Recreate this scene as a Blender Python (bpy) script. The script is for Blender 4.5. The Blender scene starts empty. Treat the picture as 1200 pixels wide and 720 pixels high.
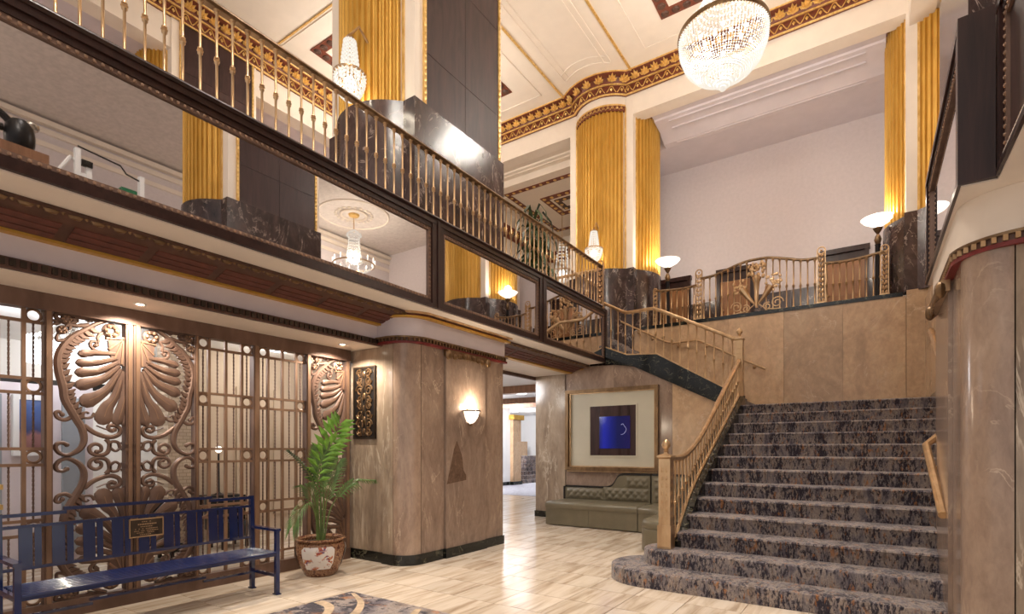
import bpy, math, random
from mathutils import Vector, Matrix
random.seed(7)
sc = bpy.context.scene
COL = sc.collection
PI = math.pi
# ------------------------------------------------------------------ camera
TH = math.atan2(422.0, 624.0)
cam_d = bpy.data.cameras.new('camera'); cam = bpy.data.objects.new('camera', cam_d); COL.objects.link(cam)
cam.location = (0, 0, 1.5); cam.rotation_euler = (PI/2, 0, TH)
cam_d.sensor_fit = 'HORIZONTAL'; cam_d.sensor_width = 36; cam_d.lens = 624.0/1200*36
cam_d.shift_y = 167.0/1200; cam_d.clip_end = 200; cam_d.clip_start = 0.05
sc.camera = cam
# ------------------------------------------------------------------ world, exposure
w = bpy.data.worlds.new('world'); sc.world = w; w.use_nodes = True
bg = w.node_tree.nodes['Background']; bg.inputs[0].default_value = (0.95, 0.89, 0.86, 1); bg.inputs[1].default_value = 0.85
sc.view_settings.view_transform = 'Standard'; sc.view_settings.look = 'None'
sc.view_settings.gamma = 1.0; sc.view_settings.use_curve_mapping = False
sc.view_settings.exposure = 0.12
def lamp(name, loc, power, color=(1, .86, .68), r=.12, spot=None, blend=.6, parent=None):
    l = bpy.data.lights.new(name, 'SPOT' if spot else 'POINT'); l.energy = power; l.color = color; l.shadow_soft_size = r
    if spot: l.spot_size = math.radians(spot); l.spot_blend = blend
    o = bpy.data.objects.new(name, l); COL.objects.link(o); o.location = loc
    if parent is not None:
        o.parent = parent; o.location = Vector(loc) - OFF[parent.name]
    return o
# ------------------------------------------------------------------ materials
def lin(c):
    c = c/255.0
    return c/12.92 if c <= .04045 else ((c+.055)/1.055)**2.4
def rgb(*c): return tuple(lin(x) for x in c) + (1,)
def newmat(name):
    m = bpy.data.materials.new(name); m.use_nodes = True
    nt = m.node_tree; return m, nt, nt.nodes['Principled BSDF']
def N(nt, t, **k):
    n = nt.nodes.new(t)
    for a, b in k.items(): setattr(n, a, b)
    return n
def L(nt, a, b): nt.links.new(a, b)
def ramp(nt, fac, stops, interp='LINEAR'):
    r = N(nt, 'ShaderNodeValToRGB'); r.color_ramp.interpolation = interp
    e = r.color_ramp.elements
    while len(e) < len(stops): e.new(0.5)
    for i, (p, c) in enumerate(stops): e[i].position = p; e[i].color = c
    L(nt, fac, r.inputs[0]); return r
def coords(nt, scale=(1, 1, 1), rnd=0.0):
    g = N(nt, 'ShaderNodeNewGeometry'); m = N(nt, 'ShaderNodeMapping'); m.inputs['Scale'].default_value = scale
    L(nt, g.outputs['Position'], m.inputs[0])
    if rnd:
        oi = N(nt, 'ShaderNodeObjectInfo'); mu = N(nt, 'ShaderNodeMath', operation='MULTIPLY'); mu.inputs[1].default_value = rnd
        L(nt, oi.outputs['Random'], mu.inputs[0]); L(nt, mu.outputs[0], m.inputs['Location'])
    return m.outputs[0]
def noise(nt, vec, scale, detail=4, rough=.55, dist=0):
    n = N(nt, 'ShaderNodeTexNoise'); n.inputs['Scale'].default_value = scale; n.inputs['Detail'].default_value = detail
    n.inputs['Roughness'].default_value = rough; n.inputs['Distortion'].default_value = dist
    L(nt, vec, n.inputs['Vector']); return n.outputs[0]
def mixc(nt, fac, a, b, mode='MIX'):
    m = N(nt, 'ShaderNodeMix', data_type='RGBA', blend_type=mode)
    for s, v in ((m.inputs[0], fac), (m.inputs[6], a), (m.inputs[7], b)):
        if hasattr(v, 'is_output'): L(nt, v, s)
        else: s.default_value = v
    return m.outputs[2]
def bump(nt, bs, h, strength=.2, dist=.01):
    b = N(nt, 'ShaderNodeBump'); b.inputs['Strength'].default_value = strength; b.inputs['Distance'].default_value = dist
    L(nt, h, b.inputs['Height']); L(nt, b.outputs[0], bs.inputs['Normal'])
def plain(name, c, rough=.5, metal=0.0, var=.06, vs=3.0, spec=.5, bumps=0, bscale=40, coat=0):
    m, nt, b = newmat(name); b.inputs['Roughness'].default_value = rough; b.inputs['Metallic'].default_value = metal
    b.inputs['Specular IOR Level'].default_value = spec; b.inputs['Coat Weight'].default_value = coat
    v = coords(nt); n = noise(nt, v, vs, 3)
    lo = tuple(max(0, x*(1-var*2)) for x in c[:3])+(1,); hi = tuple(min(1, x*(1+var*2)) for x in c[:3])+(1,)
    r = ramp(nt, n, [(.3, lo), (.7, hi)]); L(nt, r.outputs[0], b.inputs['Base Color'])
    if bumps: bump(nt, b, noise(nt, v, bscale, 3), bumps)
    return m
def emit(name, c, strength, base=None):
    m, nt, b = newmat(name); b.inputs['Base Color'].default_value = base or c
    b.inputs['Emission Color'].default_value = c; b.inputs['Emission Strength'].default_value = strength
    b.inputs['Roughness'].default_value = .3
    return m
def marble(name, stops, scale=1.6, stretch=(1, 1, .45), vein=None, vw=.02, vscale=1.3, rough=.16, dist=1.2, spec=.5, rnd=30.0, fine=.0):
    m, nt, b = newmat(name); v = coords(nt, stretch, rnd)
    n = noise(nt, v, scale, 7, .62, dist)
    r = ramp(nt, n, stops); out = r.outputs[0]
    n3 = noise(nt, v, scale*9, 4, .6, .5)
    r3 = ramp(nt, n3, [(.25, (.82, .82, .82, 1)), (.75, (1.1, 1.1, 1.1, 1))]); out = mixc(nt, 1.0, out, r3.outputs[0], 'MULTIPLY')
    oi = N(nt, 'ShaderNodeObjectInfo'); rv = ramp(nt, oi.outputs['Random'], [(0, (.84, .84, .85, 1)), (1, (1.06, 1.05, 1.03, 1))]); out = mixc(nt, 1.0, out, rv.outputs[0], 'MULTIPLY')
    if vein:
        n2 = noise(nt, v, vscale, 6, .6, 1.8)
        r2 = ramp(nt, n2, [(.5-vw*2, (0, 0, 0, 1)), (.5, (1, 1, 1, 1)), (.5+vw, (0, 0, 0, 1))])
        n4 = noise(nt, v, vscale*2.3, 2); r4 = ramp(nt, n4, [(.45, (0, 0, 0, 1)), (.65, (.8, .8, .8, 1))])
        f = N(nt, 'ShaderNodeMath', operation='MULTIPLY'); L(nt, r2.outputs[0], f.inputs[0]); L(nt, r4.outputs[0], f.inputs[1])
        out = mixc(nt, f.outputs[0], out, vein)
    L(nt, out, b.inputs['Base Color']); b.inputs['Roughness'].default_value = rough; b.inputs['Specular IOR Level'].default_value = spec
    return m
MT = {}
MT['cream'] = plain('cream_paint', rgb(236, 224, 210), .6, var=.015)
MT['ceil2'] = plain('grey_ceiling_paint', rgb(214, 205, 200), .7, var=.05, vs=9, bumps=.15, bscale=30)
MT['lav'] = plain('lavender_grey_paint', rgb(216, 207, 212), .7, var=.02)
MT['wallpaper'] = plain('grey_wallpaper', rgb(216, 207, 209), .75, var=.02, vs=12)
MT['soffit'] = plain('soffit_white_paint', rgb(230, 219, 208), .6, var=.02)
MT['tan'] = marble('tan_marble', [(.25, rgb(170, 140, 108)), (.5, rgb(202, 168, 132)), (.75, rgb(216, 186, 150))], 1.5, (1, 1, .7), rgb(214, 188, 160), .008, 1.1, .2)
MT['rose'] = marble('rose_brown_marble', [(.2, rgb(120, 101, 90)), (.45, rgb(156, 133, 117)), (.65, rgb(174, 151, 133)), (.85, rgb(190, 168, 150))], 2.6, (1, 1, .4), rgb(200, 178, 156), .008, 1.4, .17)
MT['greym'] = marble('grey_brown_marble', [(.2, rgb(104, 90, 78)), (.5, rgb(158, 140, 122)), (.8, rgb(188, 172, 152))], 2.0, (1, 1, .3), rgb(214, 200, 180), .015, 1.6, .16)
MT['darkm'] = marble('dark_brown_marble', [(.2, rgb(30, 22, 22)), (.5, rgb(66, 50, 48)), (.8, rgb(98, 78, 74))], 3.0, (1, 1, .5), rgb(196, 176, 164), .012, 2.2, .19, 1.6)
MT['blackm'] = marble('black_green_marble', [(.2, rgb(12, 13, 13)), (.55, rgb(24, 27, 25)), (.85, rgb(42, 46, 41))], 3.0, (1, 1, 1), rgb(150, 146, 120), .01, 2.6, .14)
MT['stain'] = marble('dark_stone_inclusion', [(.2, rgb(80, 62, 52)), (.6, rgb(120, 96, 80)), (.9, rgb(150, 126, 104))], 9.0, (1, 1, 1), None, rough=.2)
# gold leaf
def gold(name, c0, c1, rough=.32, metal=.9, sc_=6):
    m, nt, b = newmat(name); v = coords(nt, (1, 1, .35)); n = noise(nt, v, sc_, 5)
    r = ramp(nt, n, [(.3, c0), (.7, c1)]); L(nt, r.outputs[0], b.inputs['Base Color']); b.inputs['Metallic'].default_value = metal
    b.inputs['Roughness'].default_value = rough; return m
MT['gold'] = gold('gold_leaf', rgb(196, 150, 62), rgb(212, 168, 80), .45, .45)
MT['goldtrim'] = gold('gold_trim', rgb(206, 160, 80), rgb(244, 210, 140), .4, .5, 20)
MT['brass'] = gold('brass', rgb(178, 144, 106), rgb(214, 182, 142), .3, .75, 9)
MT['brassdark'] = gold('aged_brass', rgb(104, 82, 60), rgb(150, 122, 90), .35, .8, 9)
MT['bronze'] = gold('bronze_gate', rgb(98, 75, 64), rgb(126, 100, 86), .48, .3, 7)
MT['bronzelight'] = gold('bronze_light', rgb(122, 94, 74), rgb(154, 122, 98), .45, .35, 7)
MT['darkbronze'] = gold('dark_bronze', rgb(46, 38, 32), rgb(84, 70, 56), .4, .6, 12)
MT['iron'] = plain('black_iron', rgb(36, 32, 32), .35, .4)
# dark wood
def wood(name, a, b_, rough=.28, stretch=(6, 6, .5)):
    m, nt, b = newmat(name); v = coords(nt, stretch, 20.0); n = noise(nt, v, 3.0, 6, .6, .8)
    r = ramp(nt, n, [(.3, a), (.7, b_)]); L(nt, r.outputs[0], b.inputs['Base Color']); b.inputs['Roughness'].default_value = rough; b.inputs['Specular IOR Level'].default_value = .32; return m
MT['dwood'] = wood('dark_wood', rgb(38, 23, 21), rgb(58, 37, 33))
MT['dpanel'] = wood('dark_veneer_panel', rgb(46, 29, 28), rgb(70, 47, 44), .45, (3, 3, .5))
MT['door'] = wood('door_wood', rgb(126, 84, 52), rgb(164, 116, 74), .4)
MT['redbrown'] = plain('red_brown_paint', rgb(116, 58, 38), .5, var=.12, vs=14)
MT['redpaint'] = plain('deep_red_paint', rgb(112, 30, 26), .5, var=.1, vs=9)
MT['ribbrown'] = plain('rib_red_brown_paint', rgb(100, 56, 46), .55, var=.12, vs=10)
MT['cornbrown'] = plain('cornice_brown_paint', rgb(86, 58, 46), .5, var=.15, vs=8)
MT['mirror'] = newmat('mirror_glass')[0]
b = MT['mirror'].node_tree.nodes['Principled BSDF']; b.inputs['Metallic'].default_value = 1; b.inputs['Roughness'].default_value = .015; b.inputs['Base Color'].default_value = (.66, .65, .66, 1)
MT['navy'] = plain('navy_paint', rgb(17, 33, 80), .16, 0, .05, coat=.6)
MT['leather'] = plain('olive_leather', rgb(116, 108, 88), .33, 0, .05, 5, bumps=.05, bscale=120)
MT['black'] = plain('black_trim', rgb(24, 22, 22), .35)
MT['white'] = plain('white_paint', rgb(232, 232, 232), .5, var=.01)
MT['offwhite'] = plain('mat_board', rgb(196, 190, 170), .5, var=.02)
MT['greyblue'] = plain('grey_blue_paint', rgb(150, 156, 164), .5, var=.03)
MT['beige'] = plain('beige_wall_paint', rgb(196, 176, 152), .6, var=.03)
MT['leafmid'] = plain('palm_leaf_mid', rgb(96, 126, 70), .4, 0, .2, 9)
MT['leaf'] = plain('palm_leaf', rgb(112, 160, 56), .4, 0, .25, 9)
MT['leafdark'] = plain('dark_leaf', rgb(54, 74, 42), .4, 0, .25, 7)
MT['stemg'] = plain('palm_stem', rgb(96, 116, 60), .5, 0, .15, 12)
MT['soil'] = plain('soil', rgb(52, 40, 30), .9, bumps=.5)
MT['blackbronze'] = plain('black_bronze', rgb(38, 36, 36), .35, .5, .2, 8)
MT['silver'] = plain('silver_metal', rgb(200, 196, 188), .2, 1, .1, 20, bumps=.4, bscale=25)
MT['woodmid'] = wood('mid_wood', rgb(118, 84, 62), rgb(150, 110, 84), .45)
MT['green'] = plain('green_paint', rgb(30, 106, 70), .5)
MT['crystal'] = emit('lit_crystal', (1, .93, .82, 1), .75, (.10, .095, .085, 1))
MT['bulb'] = emit('bulb_glow', (1, .86, .66, 1), 14)
MT['torch'] = emit('lit_opal_glass', (1, .90, .78, 1), 1.6, (1, 1, 1, 1))
MT['coolglow'] = emit('cool_lamp_glow', (.95, .97, 1, 1), 2.5)
# floor tile
def tile_mat():
    m, nt, b = newmat('cream_travertine_tile'); v = coords(nt, (5.0, .55, 1), 40.0)
    n = noise(nt, v, 1.7, 6, .6, .5)
    r = ramp(nt, n, [(.30, rgb(172, 150, 126)), (.44, rgb(212, 194, 172)), (.56, rgb(230, 215, 196)), (.8, rgb(236, 225, 210))])
    oi = N(nt, 'ShaderNodeObjectInfo'); r2 = ramp(nt, oi.outputs['Random'], [(0, (.90, .89, .88, 1)), (1, (1.04, 1.03, 1.02, 1))])
    L(nt, mixc(nt, 1.0, r.outputs[0], r2.outputs[0], 'MULTIPLY'), b.inputs['Base Color'])
    b.inputs['Roughness'].default_value = .15; b.inputs['Specular IOR Level'].default_value = .5
    return m
MT['tile'] = tile_mat()
MT['grout'] = plain('grout', rgb(120, 98, 78), .6)
def carpet_mat(name, stretch, scale, light=1.0):
    m, nt, b = newmat(name); v = coords(nt, stretch)
    k = lambda *c: tuple(min(1, x*light) for x in rgb(*c)[:3]) + (1,)
    big = noise(nt, v, scale*.35, 3, .6, .6)
    base = ramp(nt, big, [(.32, k(80, 74, 80)), (.45, k(114, 106, 106)), (.55, k(136, 124, 116)), (.68, k(100, 88, 82))]).outputs[0]
    n0 = noise(nt, v, scale*.16, 3, .6, .4); n1a = noise(nt, v, scale, 6, .75, .3)
    ma = N(nt, 'ShaderNodeMath', operation='MULTIPLY_ADD'); ma.inputs[1].default_value = .55; L(nt, n0, ma.inputs[0]); L(nt, n1a, ma.inputs[2]); mb = N(nt, 'ShaderNodeMath', operation='SUBTRACT'); mb.inputs[1].default_value = .275; L(nt, ma.outputs[0], mb.inputs[0]); n1 = mb.outputs[0]
    spots = ramp(nt, n1, [(.50, (0, 0, 0, 1)), (.56, (1, 1, 1, 1))]).outputs[0]
    out = mixc(nt, spots, base, k(46, 42, 50))
    n2 = noise(nt, v, scale*.55, 4, .7, .4); mp = N(nt, 'ShaderNodeMath', operation='MULTIPLY')
    s2 = ramp(nt, n2, [(.58, (0, 0, 0, 1)), (.67, (.75, .75, .75, 1))]).outputs[0]
    out = mixc(nt, s2, out, k(150, 100, 58))
    g2 = coords(nt, (1, 1, 1)); n3 = noise(nt, g2, 60, 3, .9)
    r3 = ramp(nt, n3, [(.3, (.65, .65, .65, 1)), (.7, (1.25, 1.25, 1.25, 1))]).outputs[0]
    L(nt, mixc(nt, 1.0, out, r3, 'MULTIPLY'), b.inputs['Base Color']); b.inputs['Roughness'].default_value = .95
    b.inputs['Specular IOR Level'].default_value = .1; b.inputs['Sheen Weight'].default_value = .3
    bump(nt, b, n3, .5, .01); return m
MT['carpet'] = carpet_mat('patterned_carpet', (2.0, 1.3, .7), 21, 1.3)
MT['rug'] = carpet_mat('rug_pile', (1, 1, 1), 9, 1.6)
MT['greycarpet'] = plain('grey_carpet', rgb(150, 150, 158), .95, 0, .1, 8)
MT['rugcurve'] = plain('rug_beige_band', rgb(196, 172, 144), .95, 0, .12, 12)
def pot_mat():
    m, nt, b = newmat('imari_glaze'); v = coords(nt)
    n = noise(nt, v, 22, 5, .7, 1.0)
    r = ramp(nt, n, [(.35, rgb(70, 40, 32)), (.46, rgb(112, 72, 54)), (.52, rgb(168, 132, 98)), (.58, rgb(106, 60, 46)), (.7, rgb(52, 40, 44))]); L(nt, r.outputs[0], b.inputs['Base Color'])
    b.inputs['Roughness'].default_value = .25; return m
MT['pot'] = pot_mat()
def potp_mat():
    m, nt, b = newmat('flower_panel_glaze'); v = coords(nt)
    n = noise(nt, v, 11, 4, .6, .6); n2 = noise(nt, v, 26, 3, .6, .5)
    f = ramp(nt, n, [(.55, (0, 0, 0, 1)), (.60, (1, 1, 1, 1))]).outputs[0]
    c = ramp(nt, n2, [(.35, rgb(60, 70, 120)), (.48, rgb(150, 60, 44)), (.6, rgb(196, 130, 90)), (.7, rgb(90, 100, 90))]).outputs[0]
    L(nt, mixc(nt, f, rgb(214, 208, 204), c), b.inputs['Base Color']); b.inputs['Roughness'].default_value = .2; return m
MT['potpanel'] = potp_mat()
def screen_mat():
    m, nt, b = newmat('blue_glass_screen'); v = coords(nt)
    sx = N(nt, 'ShaderNodeSeparateXYZ'); L(nt, v, sx.inputs[0])
    mr = N(nt, 'ShaderNodeMapRange'); mr.inputs[1].default_value = -4.71; mr.inputs[2].default_value = -4.04; L(nt, sx.outputs[0], mr.inputs[0])
    r = ramp(nt, mr.outputs[0], [(0, (.004, .01, .16, 1)), (.15, (.004, .02, .62, 1)), (.4, (.004, .015, .30, 1)), (.6, (.004, .01, .10, 1)), (1, (.02, .01, .10, 1))])
    L(nt, r.outputs[0], b.inputs['Emission Color']); b.inputs['Emission Strength'].default_value = .42
    b.inputs['Base Color'].default_value = (.005, .008, .05, 1); b.inputs['Roughness'].default_value = .1; return m
MT['screen'] = screen_mat()
MT['neon'] = emit('white_neon', (.6, .65, 1, 1), .25)
def brick_mat():
    m, nt, b = newmat('cream_brick'); 
    g = N(nt, 'ShaderNodeNewGeometry'); s = N(nt, 'ShaderNodeSeparateXYZ'); L(nt, g.outputs['Position'], s.inputs[0])
    c = N(nt, 'ShaderNodeCombineXYZ'); L(nt, s.outputs[1], c.inputs[0]); L(nt, s.outputs[2], c.inputs[1])
    t = N(nt, 'ShaderNodeTexBrick'); t.inputs['Scale'].default_value = 5; t.inputs['Color1'].default_value = rgb(206, 186, 160); t.inputs['Color2'].default_value = rgb(190, 170, 146); t.inputs['Mortar'].default_value = rgb(160, 140, 118)
    L(nt, c.outputs[0], t.inputs[0]); L(nt, t.outputs[0], b.inputs['Base Color']); b.inputs['Roughness'].default_value = .7; return m
MT['brick'] = brick_mat()
def paint_mat():
    m, nt, b = newmat('painted_landscape'); g = N(nt, 'ShaderNodeNewGeometry'); s = N(nt, 'ShaderNodeSeparateXYZ'); L(nt, g.outputs['Position'], s.inputs[0])
    mr = N(nt, 'ShaderNodeMapRange'); mr.inputs[1].default_value = 1.45; mr.inputs[2].default_value = 2.35; L(nt, s.outputs[2], mr.inputs[0])
    n = noise(nt, g.outputs['Position'], 7, 4); ad = N(nt, 'ShaderNodeMath', operation='MULTIPLY_ADD'); ad.inputs[1].default_value = .25; L(nt, n, ad.inputs[0]); L(nt, mr.outputs[0], ad.inputs[2])
    r = ramp(nt, ad.outputs[0], [(.1, rgb(120, 84, 84)), (.38, rgb(150, 106, 104)), (.46, rgb(60, 72, 116)), (.8, rgb(72, 98, 156)), (1, rgb(120, 140, 186))]); L(nt, r.outputs[0], b.inputs['Base Color']); return m
MT['painting'] = paint_mat()
# ------------------------------------------------------------------ mesh builder
OFF = {}
class M:
    def __init__(s): s.v = []; s.f = []
    def add(s, vs, fs):
        o = len(s.v); s.v += [tuple(p) for p in vs]; s.f += [tuple(i+o for i in f) for f in fs]; return s
    def box(s, x0, x1, y0, y1, z0, z1):
        vs = [(x, y, z) for z in (z0, z1) for y in (y0, y1) for x in (x0, x1)]
        return s.add(vs, [(0, 2, 3, 1), (4, 5, 7, 6), (0, 1, 5, 4), (2, 6, 7, 3), (0, 4, 6, 2), (1, 3, 7, 5)])
    def prism(s, poly, a0, a1, axis='z'):
        f = {'z': lambda p, a: (p[0], p[1], a), 'x': lambda p, a: (a, p[0], p[1]), 'y': lambda p, a: (p[0], a, p[1])}[axis]
        n = len(poly); vs = [f(p, a0) for p in poly] + [f(p, a1) for p in poly]
        fs = [tuple(range(n))[::-1], tuple(range(n, 2*n))] + [(i, (i+1) % n, n+(i+1) % n, n+i) for i in range(n)]
        return s.add(vs, fs)
    def lathe(s, prof, c=(0, 0, 0), n=16, a0=0, a1=2*PI):
        full = abs(a1-a0-2*PI) < 1e-6; k = n if full else n+1
        vs = [(c[0]+r*math.cos(a0+(a1-a0)*i/n), c[1]+r*math.sin(a0+(a1-a0)*i/n), c[2]+z) for (r, z) in prof for i in range(k)]
        fs = []
        for j in range(len(prof)-1):
            for i in range(n):
                i2 = (i+1) % k; fs.append((j*k+i, j*k+i2, (j+1)*k+i2, (j+1)*k+i))
        return s.add(vs, fs)
    def tube(s, pts, r, n=8, closed=False, ell=None, up=None, caps=True):
        P = [Vector(p) for p in pts]; m = len(P); vs = []
        prev = None
        for i in range(m):
            a = P[(i-1) % m] if (closed or i > 0) else P[i]; b_ = P[(i+1) % m] if (closed or i < m-1) else P[i]
            t = (b_-a); t = t.normalized() if t.length > 1e-9 else Vector((0, 0, 1))
            if up is not None: n1 = Vector(up); n2 = t.cross(n1); n2 = n2.normalized() if n2.length > 1e-6 else Vector((1, 0, 0)); 
            else:
                if prev is None:
                    q = Vector((0, 0, 1)) if abs(t.z) < .9 else Vector((1, 0, 0)); n1 = t.cross(q).normalized()
                else: n1 = (prev - t*prev.dot(t)); n1 = n1.normalized() if n1.length > 1e-6 else prev
                n2 = t.cross(n1).normalized(); prev = n1
            ri = r[i] if isinstance(r, (list, tuple)) else r
            for k in range(n):
                an = 2*PI*(k+.5)/n
                d1 = ell if ell is not None else ri
                vs.append(P[i] + n1*math.cos(an)*d1 + n2*math.sin(an)*ri)
        fs = []
        for i in range(m if closed else m-1):
            j = (i+1) % m
            for k in range(n): fs.append((i*n+k, i*n+(k+1) % n, j*n+(k+1) % n, j*n+k))
        if not closed and caps: fs.append(tuple(range(n))[::-1]); fs.append(tuple(range((m-1)*n, m*n)))
        return s.add(vs, fs)
    def sphere(s, c, r, n=8, m=6, sx=1, sy=1, sz=1):
        vs = []; fs = []
        for j in range(m+1):
            a = PI*j/m
            for i in range(n): vs.append((c[0]+sx*r*math.sin(a)*math.cos(2*PI*i/n), c[1]+sy*r*math.sin(a)*math.sin(2*PI*i/n), c[2]+sz*r*math.cos(a)))
        for j in range(m):
            for i in range(n): fs.append((j*n+i, (j+1)*n+i, (j+1)*n+(i+1) % n, j*n+(i+1) % n))
        return s.add(vs, fs)
    def octa(s, c, r, rz=None):
        rz = rz or r; x, y, z = c
        return s.add([(x+r, y, z), (x, y+r, z), (x-r, y, z), (x, y-r, z), (x, y, z+rz), (x, y, z-rz)], [(0, 1, 4), (1, 2, 4), (2, 3, 4), (3, 0, 4), (1, 0, 5), (2, 1, 5), (3, 2, 5), (0, 3, 5)])
    def sweep(s, prof, path, closed=False):
        """prof: (out, z) pairs; path: plan points (x, y); 'out' is to the right of travel."""
        m = len(path); k = len(prof); vs = []
        for i in range(m):
            a = Vector(path[i-1]) if (i > 0 or closed) else None; p = Vector(path[i]); b_ = Vector(path[(i+1) % m]) if (i < m-1 or closed) else None
            d = []
            if a is not None: d.append((p-a).normalized())
            if b_ is not None: d.append((b_-p).normalized())
            ns = [Vector((q.y, -q.x)) for q in d]
            nn = (sum(ns, Vector((0, 0)))).normalized(); sc_ = 1/max(.35, nn.dot(ns[0]))
            for (o, z) in prof: vs.append((p.x+nn.x*o*sc_, p.y+nn.y*o*sc_, z))
        fs = []
        for i in range(m if closed else m-1):
            j = (i+1) % m
            for q in range(k): fs.append((i*k+q, j*k+q, j*k+(q+1) % k, i*k+(q+1) % k))
        if not closed: fs.append(tuple(range(k))); fs.append(tuple(range((m-1)*k, m*k))[::-1])
        return s.add(vs, fs)
    def mesh(s, name, mat, ang=35, off=(0, 0, 0), flip=True):
        me = bpy.data.meshes.new(name); me.from_pydata([(p[0]-off[0], p[1]-off[1], p[2]-off[2]) for p in s.v], [], s.f)
        import bmesh
        bm = bmesh.new(); bm.from_mesh(me); bmesh.ops.recalc_face_normals(bm, faces=bm.faces); bm.to_mesh(me); bm.free()
        me.materials.append(MT[mat] if isinstance(mat, str) else mat)
        if ang:
            me.shade_smooth(); me.set_sharp_from_angle(angle=math.radians(ang))
        return me
    def bbox(s):
        xs, ys, zs = zip(*s.v); return min(xs), max(xs), min(ys), max(ys), min(zs), max(zs)
    def build(s, name, mat, parent=None, ang=35):
        if parent is not None:
            off = OFF[parent.name]; me = s.mesh(name, mat, ang, off); o = bpy.data.objects.new(name, me); COL.objects.link(o); o.parent = parent; OFF[o.name] = off
        else:
            b_ = s.bbox(); off = Vector(((b_[0]+b_[1])/2, (b_[2]+b_[3])/2, b_[4])); me = s.mesh(name, mat, ang, off)
            o = bpy.data.objects.new(name, me); COL.objects.link(o); o.location = off; OFF[o.name] = off
        return o
def thing(name, label, cat, loc, group=None):
    o = bpy.data.objects.new(name, None); COL.objects.link(o); o.location = loc; o.empty_display_size = .1
    o['label'] = label; o['category'] = cat; OFF[o.name] = Vector(loc)
    if group: o['group'] = group
    return o
def tag(o, label, cat, group=None):
    o['label'] = label; o['category'] = cat
    if group: o['group'] = group
    return o
def struct(o, label=None):
    o['kind'] = 'structure'
    if label: o['label'] = label
    return o
def sgroup(name, loc=(0, 0, 0), label=None):
    o = bpy.data.objects.new(name, None); COL.objects.link(o); o.location = loc; OFF[o.name] = Vector(loc); o['kind'] = 'structure'
    if label: o['label'] = label
    return o
def inst(me, name, parent, loc, rot=(0, 0, 0), scale=(1, 1, 1)):
    o = bpy.data.objects.new(name, me); COL.objects.link(o); o.rotation_euler = rot; o.scale = scale
    if parent is not None: o.parent = parent; o.location = Vector(loc)-OFF[parent.name]
    else: o.location = loc
    OFF[o.name] = Vector(loc); return o
def stuff(o): o['kind'] = 'stuff'; return o
def catmull(pts, n=6):
    P = [Vector(p) for p in pts]; out = []
    for i in range(len(P)-1):
        p0 = P[max(0, i-1)]; p1 = P[i]; p2 = P[i+1]; p3 = P[min(len(P)-1, i+2)]
        for k in range(n):
            t = k/n; out.append(.5*((2*p1)+(p2-p0)*t+(2*p0-5*p1+4*p2-p3)*t*t+(3*p1-p0-3*p2+p3)*t**3))
    out.append(P[-1]); return out
def arc(p0, p1, sag, n):
    """points p0->p1 on a circular arc bulging to the right of travel by sag"""
    p0 = Vector(p0); p1 = Vector(p1); ch = (p1-p0).length; R = (ch*ch/4+sag*sag)/(2*sag); d = (p1-p0)/ch; nr = Vector((d.y, -d.x))
    c = (p0+p1)/2 - nr*(R-sag); h = math.asin(min(1, ch/2/R)); out = []
    for i in range(n+1):
        a = -h+2*h*i/n; out.append(c + nr*R*math.cos(a) + d*R*math.sin(a))
    return out, c
def fluted(p0, p1, sag, nf=16, depth=.03):
    """arc of concave flutes separated by narrow flat fillets"""
    q = [0, .26, .34, .45, .63, .81, .92]; h = [0, 0, -.55, -.9, -1, -.9, -.55]
    n = nf*50; pts, c = arc(p0, p1, sag, n); out = []
    for f in range(nf):
        for a, b_ in zip(q, h):
            p = pts[int((f+a)*50)]; out.append(p + (p-c).normalized()*depth*b_)
    out.append(pts[n]); return out
# ================================================================== STRUCTURE
def sbox(name, mat, *b, parent=None, ang=None, label=None):
    o = M().box(*b).build(name, mat, parent, ang)
    if parent is None: struct(o, label)
    return o
# ---- floor
floor = sbox('floor', 'grout', -17, 8, -6, 24, -.2, -.006)
TW = .515; X0 = -2.02-TW*8; Y0 = 4.2-.52*4; NX, NY = 13, 16
tmesh = M().box(0, TW-.006, 0, .514, -.006, 0).mesh('floor_tile', 'tile', None)
for i in range(NX):
    for j in range(NY):
        inst(tmesh, 'floor_tile', floor, (X0+i*TW, Y0+j*.52, random.uniform(-.0004, .0004)))
XA, XB, YA, YB = X0, X0+NX*TW, Y0, Y0+NY*.52
def field(x0, x1, y0, y1):
    m = M(); nx = max(1, round((x1-x0)/TW)); ny = max(1, round((y1-y0)/.52))
    for i in range(nx):
        for j in range(ny):
            m.box(x0+(x1-x0)*i/nx, x0+(x1-x0)*(i+1)/nx-.004, y0+(y1-y0)*j/ny, y0+(y1-y0)*(j+1)/ny-.004, -.006, -.0002)
    stuff(m.build('floor_tile_field', 'tile', floor, None))
field(-12.6, XA, -6, 14.5); field(XB, 8, -6, 10); field(XA, XB, -6, YA); field(XA, XB, YB, 11)
M().box(-16.9, -6, 14.5, 23.9, -.006, .006).build('corridor_carpet', 'greycarpet', floor, None)
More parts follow.
